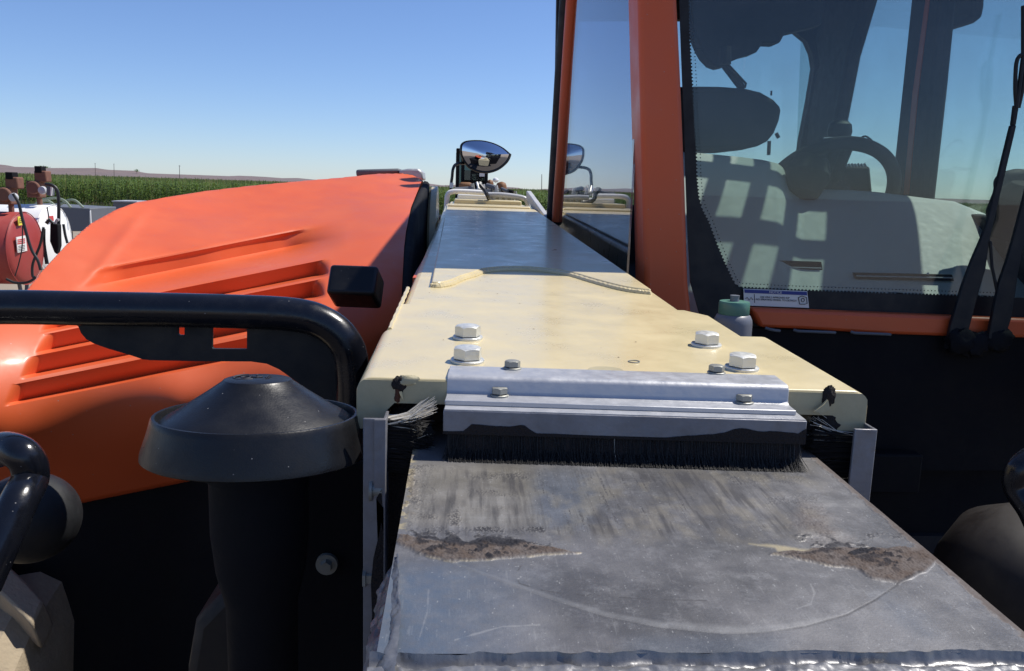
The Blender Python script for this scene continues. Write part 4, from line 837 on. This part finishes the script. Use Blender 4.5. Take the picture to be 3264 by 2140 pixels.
# front pillar
fp = polyY([(2028, -260), (2035, 0), (2042, 300), (2050, 600), (2056, 900), (2060, 1300), (2215, 1300), (2205, 1000), (2195, 900), (2186, 600), (2172, 250), (2160, 0), (2148, -260)], CY-.02, .12)
fp.build('front_pillar', 'orange', T, bevel=.012, seg=3)
rp = MB().tube([onX(1779, 705, CX), onX(1783, 640, CX), onX(1795, 480, CX), onX(1812, 200, CX), onX(1826, 0, CX), onX(1848, -260, CX)], .027, 16).build('rear_pillar', 'orange', T, ang=60)
MB().tube([p+np.array([-.006, .06, 0]) for p in (onX(1774, 715, CX), onX(1779, 640, CX), onX(1789, 480, CX), onX(1806, 200, CX), onX(1820, 0, CX), onX(1842, -260, CX))], .034, 12).build('window_seal', 'blackm', rp)
rpf = onX(1779, 705, CX)
MB().box((CX-.03, 1.95, 1.2), (CX+.02, rpf[1]+.1, 1.935)).build('cab_side_panel', 'frame', T, bevel=.01)
# side glass
zb_, zt2 = 1.935, 3.0
fy, ry = CY+.07, rpf[1]-.03
MB().prism([(CX, fy, zb_), (CX, ry, zb_), (CX, ry-.35, zt2), (CX, fy-.02, zt2)], (-.005, 0, 0)).build('side_window', 'sideglass', T)
# windshield, its printed border with toothed edge
inner = [(2192, -260), (2200, 88), (2210, 269), (2216, 400), (2222, 489), (2224, 560), (2230, 626), (2240, 665), (2261, 704), (2286, 772), (2312, 835), (2340, 895), (2350, 908), (2364, 914), (2500, 921), (2785, 931), (3000, 938), (3176, 944), (3700, 960), (3700, -260)]
outer = [(2150, -300), (2165, 0), (2180, 400), (2190, 700), (2200, 900), (2240, 1040), (2600, 1050), (3000, 1062), (3760, 1080), (3760, -300)]
teeth = []
def add_teeth(A, B, step=11, h=4):
    A = np.array(A, float); B = np.array(B, float); L_ = np.linalg.norm(B-A); n = max(1, int(L_/step)); t = (B-A)/L_; nn = np.array([-t[1], t[0]])
    for k in range(n):
        p = A+t*L_*k/n; q = A+t*L_*(k+.5)/n; teeth.append(tuple(p)); teeth.append(tuple(p+t*3)); teeth.append(tuple(q-t*1-nn*-h)); teeth.append(tuple(q+t*3-nn*-h))
for A, B in zip(inner[:-3], inner[1:-2]): add_teeth(A, B)
teeth += [(3700, 960), (3700, -260)]
GY_ = CY+.005
holed('windshield_border', outer, [teeth], lambda x, y: onY(x, y, GY_), (0, .003, 0), 'blackm', T)
# dotted fade of the border
dm_ = MB()
def dots(A, B, off, step=11, r=.0015):
    A = np.array(A, float); B = np.array(B, float); L_ = np.linalg.norm(B-A); n = max(1, int(L_/step)); t = (B-A)/L_; nn = np.array([t[1], -t[0]])
    for k in range(n):
        p = A+t*L_*(k+.25)/n+nn*off; c = onY(p[0], p[1], GY_); dm_.add([c+np.array([r*math.cos(a), 0, r*math.sin(a)]) for a in np.linspace(0, 5.24, 6)], [(0, 1, 2, 3, 4, 5)])
for A, B in zip(inner[:-3], inner[1:-2]): dots(A, B, 10)
dd_ = dm_.build('border_dots', 'blackm', T, smooth=False, fix=False); dd_['kind'] = 'stuff'
ws = polyY([(2155, -290), (2170, 0), (2185, 400), (2195, 700), (2205, 900), (2245, 1035), (2600, 1045), (3750, 1070), (3750, -290)], GY_+.006, .005).build('windshield', 'glaze', T)
# sill below the glass
polyY([(2395, 983), (2600, 992), (3000, 1008), (3270, 1018), (3800, 1030), (3800, 1095), (3270, 1078), (3000, 1072), (2800, 1065), (2560, 1050), (2425, 1045)], CY-.03, .05).build('cab_sill', 'orange', T, bevel=.008)
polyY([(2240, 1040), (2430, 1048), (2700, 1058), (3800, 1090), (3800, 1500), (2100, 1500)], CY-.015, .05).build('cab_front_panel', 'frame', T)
for a1, b1, yy in ((2440, 2485, 1050), (2530, 2662, 1056), (2712, 2838, 1062)):
    MB().tube([onY(a1, yy-4, CY-.04), onY(a1+12, yy, CY-.045), onY(b1-12, yy+4, CY-.045), onY(b1, yy+5, CY-.04)], .0035, 8).build('sill_reflection_streak', 'greybox', T)  # solid tubes standing for reflection streaks along the sill edge
# notice sticker
sp_ = [(2370, 921), (2573, 929), (2579, 982), (2372, 974)]
D = CY-.003
st = polyY(sp_, D, .003).build('notice_sticker', 'label', T)
polyY([(2373, 923), (2572, 931), (2573, 942), (2374, 934)], D-.001, .001).build('sticker_header', 'blue', st)
xd = onY(2573, 929, D)-onY(2370, 921, D); zd = (0, 0, 1)
text('NOTICE', .0085, onY(2472, 932.5, D-.0015), xd, zd, 'sticker_title', 'label', st, .0002)
text('USE ONLY APPROVED R/P', .0062, onY(2470, 949, D-.0012), xd, zd, 'sticker_line', 'ink', st, .0002); text('NO SPRAYING WHEEL TO DETACH', .0062, onY(2474, 957, D-.0012), xd, zd, 'sticker_line', 'ink', st, .0002)
MB().tube([onY(x, y, D-.001) for x, y in [(2545, 949), (2556, 944), (2571, 949), (2573, 968), (2566, 970), (2549, 970), (2545, 949)]], .0009, 5).build('sticker_symbol', 'ink', st); MB().tube([onY(2559+5*math.cos(t), 957+6*math.sin(t), D-.001) for t in np.linspace(0, 6.28, 14)], .0008, 5).build('sticker_symbol', 'ink', st)
MB().tube([onY(x, y, D-.001) for x, y in [(2376, 953), (2382, 948), (2388, 958), (2394, 948), (2400, 956)]], .0007, 5).build('sticker_symbol', 'ink', st)
polyY([(2404, 938), (2405.5, 938), (2406.5, 966), (2405, 966)], D-.001, .001).build('sticker_rule', 'ink', st)
# roof: solid over the left, glazed and barred on the right
rz = 3.02
mb = MB(); mb.box((CX+.03, 1.88, rz), (1.02, 3.95, rz+.06)); mb.box((1.02, 3.02, rz), (1.50, 3.95, rz+.06)); mb.box((1.02, 1.88, rz), (1.62, 1.97, rz+.06)); mb.box((1.62, 1.88, rz), (1.86, 3.02, rz+.06)); mb.build('cab_roof', 'interior', T)  # outer right strip is an unseen overhang added to shade the dash
MB().box((1.02, 1.97, rz+.03), (1.62, 3.02, rz+.036)).build('roof_window', 'glaze', T)
for k in range(5): MB().box((1.02, 2.09+k*.16, rz+.045), (1.62, 2.145+k*.16, rz+.075)).build('roof_guard_bar', 'frame', T)
for k in range(4): MB().box((1.11+k*.13, 1.93, rz+.08), (1.155+k*.13, 3.04, rz+.10)).build('roof_guard_bar', 'frame', T)
# rear wall with window
RY = 3.74
holed('cab_rear_wall', [(1780, -250), (2640, -250), (2640, 1000), (1760, 1000)], [[(1800, 62), (2440, 62), (2500, 80), (2535, 100), (2572, 130), (2590, 170), (2597, 215), (2580, 320), (2556, 445), (2530, 640), (1790, 660)]], lambda x, y: onY(x, y, RY), (0, .05, 0), 'interior', T)
polyY([(1800, 50), (2610, 50), (2600, 220), (2535, 660), (1790, 670)], RY+.02, .005).build('rear_window', 'glaze', T)
# right side: pillars and windows
RX = CR
def sideX(pts, X=RX, th_=.06, nm='side_pillar', m='interior', bev=.01): return polyX(pts, X, th_).build(nm, m, T, bevel=bev)
sideX([(2752, 0), (2795, -200), (2500, -200), (2520, 60), (2590, 90), (2610, 200), (2560, 445), (2525, 700), (2610, 700), (2650, 445), (2700, 180)])
sideX([(2903, 0), (2918, -220), (3010, -220), (2994, 0), (2965, 300), (2930, 620), (2915, 760), (2818, 760), (2838, 620), (2872, 300)])
polyX([(2950, 0), (2962, -220), (2975, -220), (2962, 0), (2925, 300), (2895, 620), (2880, 620), (2908, 300)], RX-.004, .003).build('pillar_edge', 'orange', T)
sideX([(2560, 640), (2700, 655), (3000, 670), (3800, 790), (3800, 1400), (2500, 1000)], nm='door_sill')
MB().prism([onX(2560, -60, RX+.03), onX(2530, 700, RX+.03), onX(3760, 800, RX+.03), onX(3760, -1500, RX+.03)], (.004, 0, 0)).build('right_window', 'glaze', T)
# things in the cab
MB().tube([onY(2310, 150, 2.62), onY(2310, 206, 2.62)], .02, 8).build('fan_stem', 'interior', T)
polyY([(2170, -150), (2205, 85), (2215, 102), (2226, 135), (2237, 160), (2250, 182), (2272, 205), (2295, 214), (2315, 210), (2330, 196), (2372, 178), (2412, 168), (2424, 150), (2432, 136), (2486, 138), (2500, 112), (2515, 104), (2620, 80), (2640, -150)], 2.70, .08).build('headliner_console', 'interior', T, bevel=.006)
MB().tube(spline([onY(2222, 95, 2.6), onY(2208, 125, 2.6), onY(2218, 155, 2.6), onY(2235, 158, 2.6)], 6), .0028, 6).build('cable', 'interior', T)
MB().tube([onY(2300, 195, 2.75), onY(2368, 285, 2.75)], .013, 8).build('monitor_arm', 'interior', T); MB().tube([onY(2318, 203, 2.74), onY(2378, 268, 2.74), onY(2374, 280, 2.74)], .004, 6).build('cable', 'interior', T)
sb_ = polyY([(2150, 276), (2230, 274), (2300, 275), (2380, 281), (2430, 293), (2470, 316), (2490, 338), (2494, 352), (2488, 385), (2472, 425), (2452, 450), (2420, 466), (2370, 478), (2300, 486), (2150, 488)], 2.72, .10).build('seat_backrest', 'interior', T, bevel=.02, seg=3)
MB().tube([onY(2452, 450, 2.74), onY(2450, 495, 2.74)], .006, 6).build('seat_strut', 'interior', T); MB().tube([onY(2474, 425, 2.7), onY(2482, 440, 2.7)], .006, 6).build('seat_knob', 'interior', T); MB().tube([onY(2458, 305, 2.72), onY(2459, 290, 2.72)], .003, 6).build('seat_knob', 'interior', T)
# steering wheel
swc = onY(2636, 632, 2.62); nrm = np.array([0, .80, .60]); u_ = np.array([1., 0, 0]); v2 = np.cross(nrm, u_)
MB().tube([swc+.205*(math.cos(a)*u_+math.sin(a)*v2) for a in np.linspace(0, 2*math.pi, 65)], .0215, 14, cap=False).build('steering_wheel', 'interior', T, ang=60)
MB().lathe(swc-nrm*.02, [(0, .04), (.05, .035), (.075, .01), (.07, -.05), (.05, -.3), (0, -.3)], nrm, 24).build('steering_hub', 'interior', T)
for a in (.5, 2.6, 4.7): MB().tube([swc, swc+.2*(math.cos(a)*u_+math.sin(a)*v2)], .018, 8).build('wheel_spoke', 'interior', T)
MB().lathe(onY(2676, 420, 2.62), [(0, -.045), (.022, -.04), (.034, -.02), (.038, 0), (.034, .022), (.02, .034), (0, .038)], (0, 0, 1), 24).build('spinner_knob', 'blackm', T)
MB().tube([onY(x, y, 2.58) for x, y in ((2625, 441), (2660, 441), (2700, 444))], .004, 6).build('wheel_trim', 'lightgrey', T)
MB().tube(spline([onY(2735, 452, 2.9), onY(2748, 438, 2.9), onY(2762, 436, 2.9), (onY(2783, 455, 2.9)), onY(2800, 495, 2.9)], 6), .0035, 6).build('wire_loop', 'interior', T)
MB().lathe(onY(2575, 560, 2.45), [(0, -.075), (.045, -.06), (.066, 0), (.05, .05), (0, .07)], (.3, .3, 1), 24).build('gauge_pod', 'interior', T)
for k in range(7): MB().tube([onY(2694+10*k, 522+(k % 2), 2.9), onY(2700+10*k, 532, 2.9)], .004, 6).build('coil_spring', 'lightgrey', T)
polyY([(2690, 530), (2775, 530), (2785, 640), (2690, 640)], 2.95, .1).build('control_box', 'interior', T, bevel=.01)
# dashboard
tx = [2140, 2215, 2350, 2430, 2480, 2496, 2510, 2530, 2556, 2620, 2700, 2800, 2950, 3040, 3140, 3264, 3500]; ty = [484, 487, 500, 510, 522, 535, 558, 582, 598, 604, 606, 613, 632, 642, 682, 745, 860]
rows = []
us = np.linspace(2150, 3480, 180)
for t in np.linspace(0, 1, 40):
    P = []
    for x in us:
        yt_ = np.interp(x, tx, ty); y = yt_+(1010-yt_)*t; d = 2.52-.50*t**.75; P.append(onY(x, y, d))
    rows.append(P)
back = [p+np.array([0, .05, -.02]) for p in rows[0]]; back2 = [p+np.array([0, .10, -.35]) for p in rows[0]]
dash = MB().grid([back2, back]+rows).build('dashboard', 'dash', T, ang=50)
def vent(x0, x1, y0, y1, sl_=.02):
    """recess with a lighter divider"""
    A = [(x0, y0), (x1, y0+(x1-x0)*sl_), (x1+6, y1+(x1-x0)*sl_), (x0+8, y1)]
    t = (np.mean([y0, y1])-600)/410; d = 2.52-.50*max(0, t)**.75-.012
    MB().prism([onY(x, y, d-.001*0) for x, y in A], (0, .01, 0)).build('air_vent', 'interior', dash)
    mm = .5*(y0+y1); MB().tube([onY(x0+8, mm, d-.003), onY(x1, mm+(x1-x0)*sl_, d-.003)], .0018, 6).build('vent_divider', 'lightgrey', dash)
vent(2372, 2618, 828, 868, .03); vent(2722, 3035, 870, 890, .02)
pc = onY(2958, 873, 2.03); MB().lathe(pc, [(0, -.004), (.004, 0), (0, .004)], (0, 0, 1), 10).build('dash_screw', 'clear', dash)
MB().prism([(CX, 1.96, 1.3), (CR, 1.96, 1.3), (CR, 3.7, 1.3), (CX, 3.7, 1.3)], (0, 0, .05)).build('cab_floor', 'interior', T)
# outside lamp and mirror on the right
polyX([(2975, -80), (3105, -80), (3102, 20), (3095, 55), (3070, 75), (3030, 88), (3000, 97), (2985, 97)], RX+.15, .04).build('work_lamp', 'interior', T, bevel=.01)
MB().lathe(onY(3262, 640, 2.15), [(0, -.05), (.04, -.045), (.075, -.01), (.08, .04), (.06, .1), (0, .11)], (0, .25, -1), 32).build('outside_mirror', 'frame', T)
polyY([(3195, 575), (3215, 548), (3262, 538), (3330, 545), (3330, 745), (3262, 760), (3200, 700)], 2.18, .05).build('mirror_back', 'interior', T, bevel=.02)
# wipers
def wiper(pts, d, nm='wiper_arm'): return polyY(pts, d, .012).build(nm, 'blackm', T, bevel=.002)
w1 = wiper([(3225, 400), (3241, 400), (3180, 660), (3156, 762), (3142, 860), (3126, 913), (3092, 1041), (3075, 1100), (3020, 1100), (3030, 1041), (3069, 913), (3100, 830), (3131, 759), (3152, 700), (3166, 641)], CY-.05)
wiper([(3228, 400), (3239, 400), (3248, 345), (3236, 335)], CY-.05)
MB().tube(spline([onY(3240, 345, CY-.045), onY(3236, 280, CY-.05), onY(3240, 200, CY-.05), onY(3256, 176, CY-.05), onY(3268, 200, CY-.05), onY(3262, 270, CY-.05), onY(3246, 345, CY-.045)], 5), .0045, 8).build('wiper_yoke', 'blackm', T)
MB().tube([onY(3262, 20, CY-.03), onY(3262, 180, CY-.05), onY(3240, 345, CY-.05)], .005, 8).build('wiper_blade', 'blackm', T)
wiper([(3300, 500), (3264, 640), (3233, 759), (3212, 830), (3187, 902), (3170, 980), (3150, 1080), (3200, 1090), (3228, 1005), (3245, 880), (3262, 790), (3300, 700)], CY-.06)
MB().tube([onY(3156, 769, CY-.05), onY(3162, 850, CY-.05), onY(3180, 940, CY-.05)], .0035, 8).build('wiper_link', 'blackm', T)
for (x, y) in ((3060, 1090), (3180, 1085), (3110, 1100)): lump(onY(x, y, CY-.05), (.035, .02, .03), 'frame', 'wiper_pivot', T, int(x) % 9)

# ---------- round boom mirror
shape = [(1468, 480), (1470, 462), (1480, 452), (1495, 448), (1520, 447), (1545, 449), (1575, 457), (1600, 469), (1617, 482), (1624, 489), (1627, 492), (1620, 510), (1606, 526), (1586, 540), (1562, 548), (1540, 549), (1515, 543), (1494, 532), (1480, 515), (1471, 497)]
sh3 = [onY(x, y, 5.85) for x, y in spline(shape+[shape[0]], 3)[:-1]]
cen = np.mean(sh3, 0)
rows = []
for t in np.linspace(0, 1, 14):
    rows.append([cen+(p-cen)*t*.955+np.array([0, -.036*(1-t*t), 0]) for p in sh3]); rows[-1].append(rows[-1][0])
mir = MB().grid(rows[1:]+[]); 
k0 = len(mir.v); mir.add([tuple(cen+np.array([0, -.036, 0]))]+[tuple(p) for p in rows[1][:-1]], [(0, 1+i, 1+(i+1) % len(sh3)) for i in range(len(sh3))])
arm_root = MB().tube(spline([onY(1437, 612, 5.8), onY(1437, 594, 5.8), onY(1441, 565, 5.8), onY(1444, 540, 5.8), onY(1453, 525, 5.82), onY(1475, 521, 5.87), onY(1500, 523, 5.92)], 6), .0105, 10).build('mirror_arm', 'black', T)
MB().tube([onY(1440, 583, 5.79), onY(1439, 600, 5.79)], .013, 10).build('mirror_clamp', 'white', arm_root)
rows = []
for sc, dy in ((1.0, -.004), (1.04, .004), (1.04, .03), (.8, .06), (.3, .07)): rows.append([cen+(p-cen)*sc+np.array([0, dy, -.004*(sc > 1)]) for p in sh3]); rows[-1].append(rows[-1][0])
rows = [[cen+(p-cen)*.95+np.array([0, -.003, 0]) for p in sh3]+[cen+(sh3[0]-cen)*.95+np.array([0, -.003, 0])]]+rows
MB().grid(rows).build('mirror_housing', 'black', arm_root, ang=50)
mir.build('mirror_glass', 'mirror', arm_root, ang=80)

# ================================================================== loose bottle beside the boom
bp = onY(2336, 1030, 1.62); bt = empty('plastic_bottle', (bp[0], bp[1], bp[2]-.12), 'cloudy plastic bottle with mint green screw lid between boom and cab', 'bottle')
k = 1.62/2650
MB().lathe(bp, [(0, -.12), (.036, -.12), (.038, -.11), (.038, .0), (.037, .008), (.033, .016), (.030, .018)], seg=48).build('bottle_body', 'bottle', bt)
MB().lathe(bp, [(.0295, .018), (.0305, .020), (.0305, .040), (.029, .044), (0, .0445)], seg=48).build('lid', 'mint', bt, ang=30)
MB().lathe(bp+np.array([.0, 0, .044]), [(.0095, 0), (.0085, .006), (.0095, .012), (0, .0125)], seg=20).build('spout', 'bottle', bt)
MB().box((.36, 1.5, 1.70), (.66, 1.93, bp[2]-.121)).build('side_ledge', 'frame', T)
print('objects', len(bpy.data.objects))
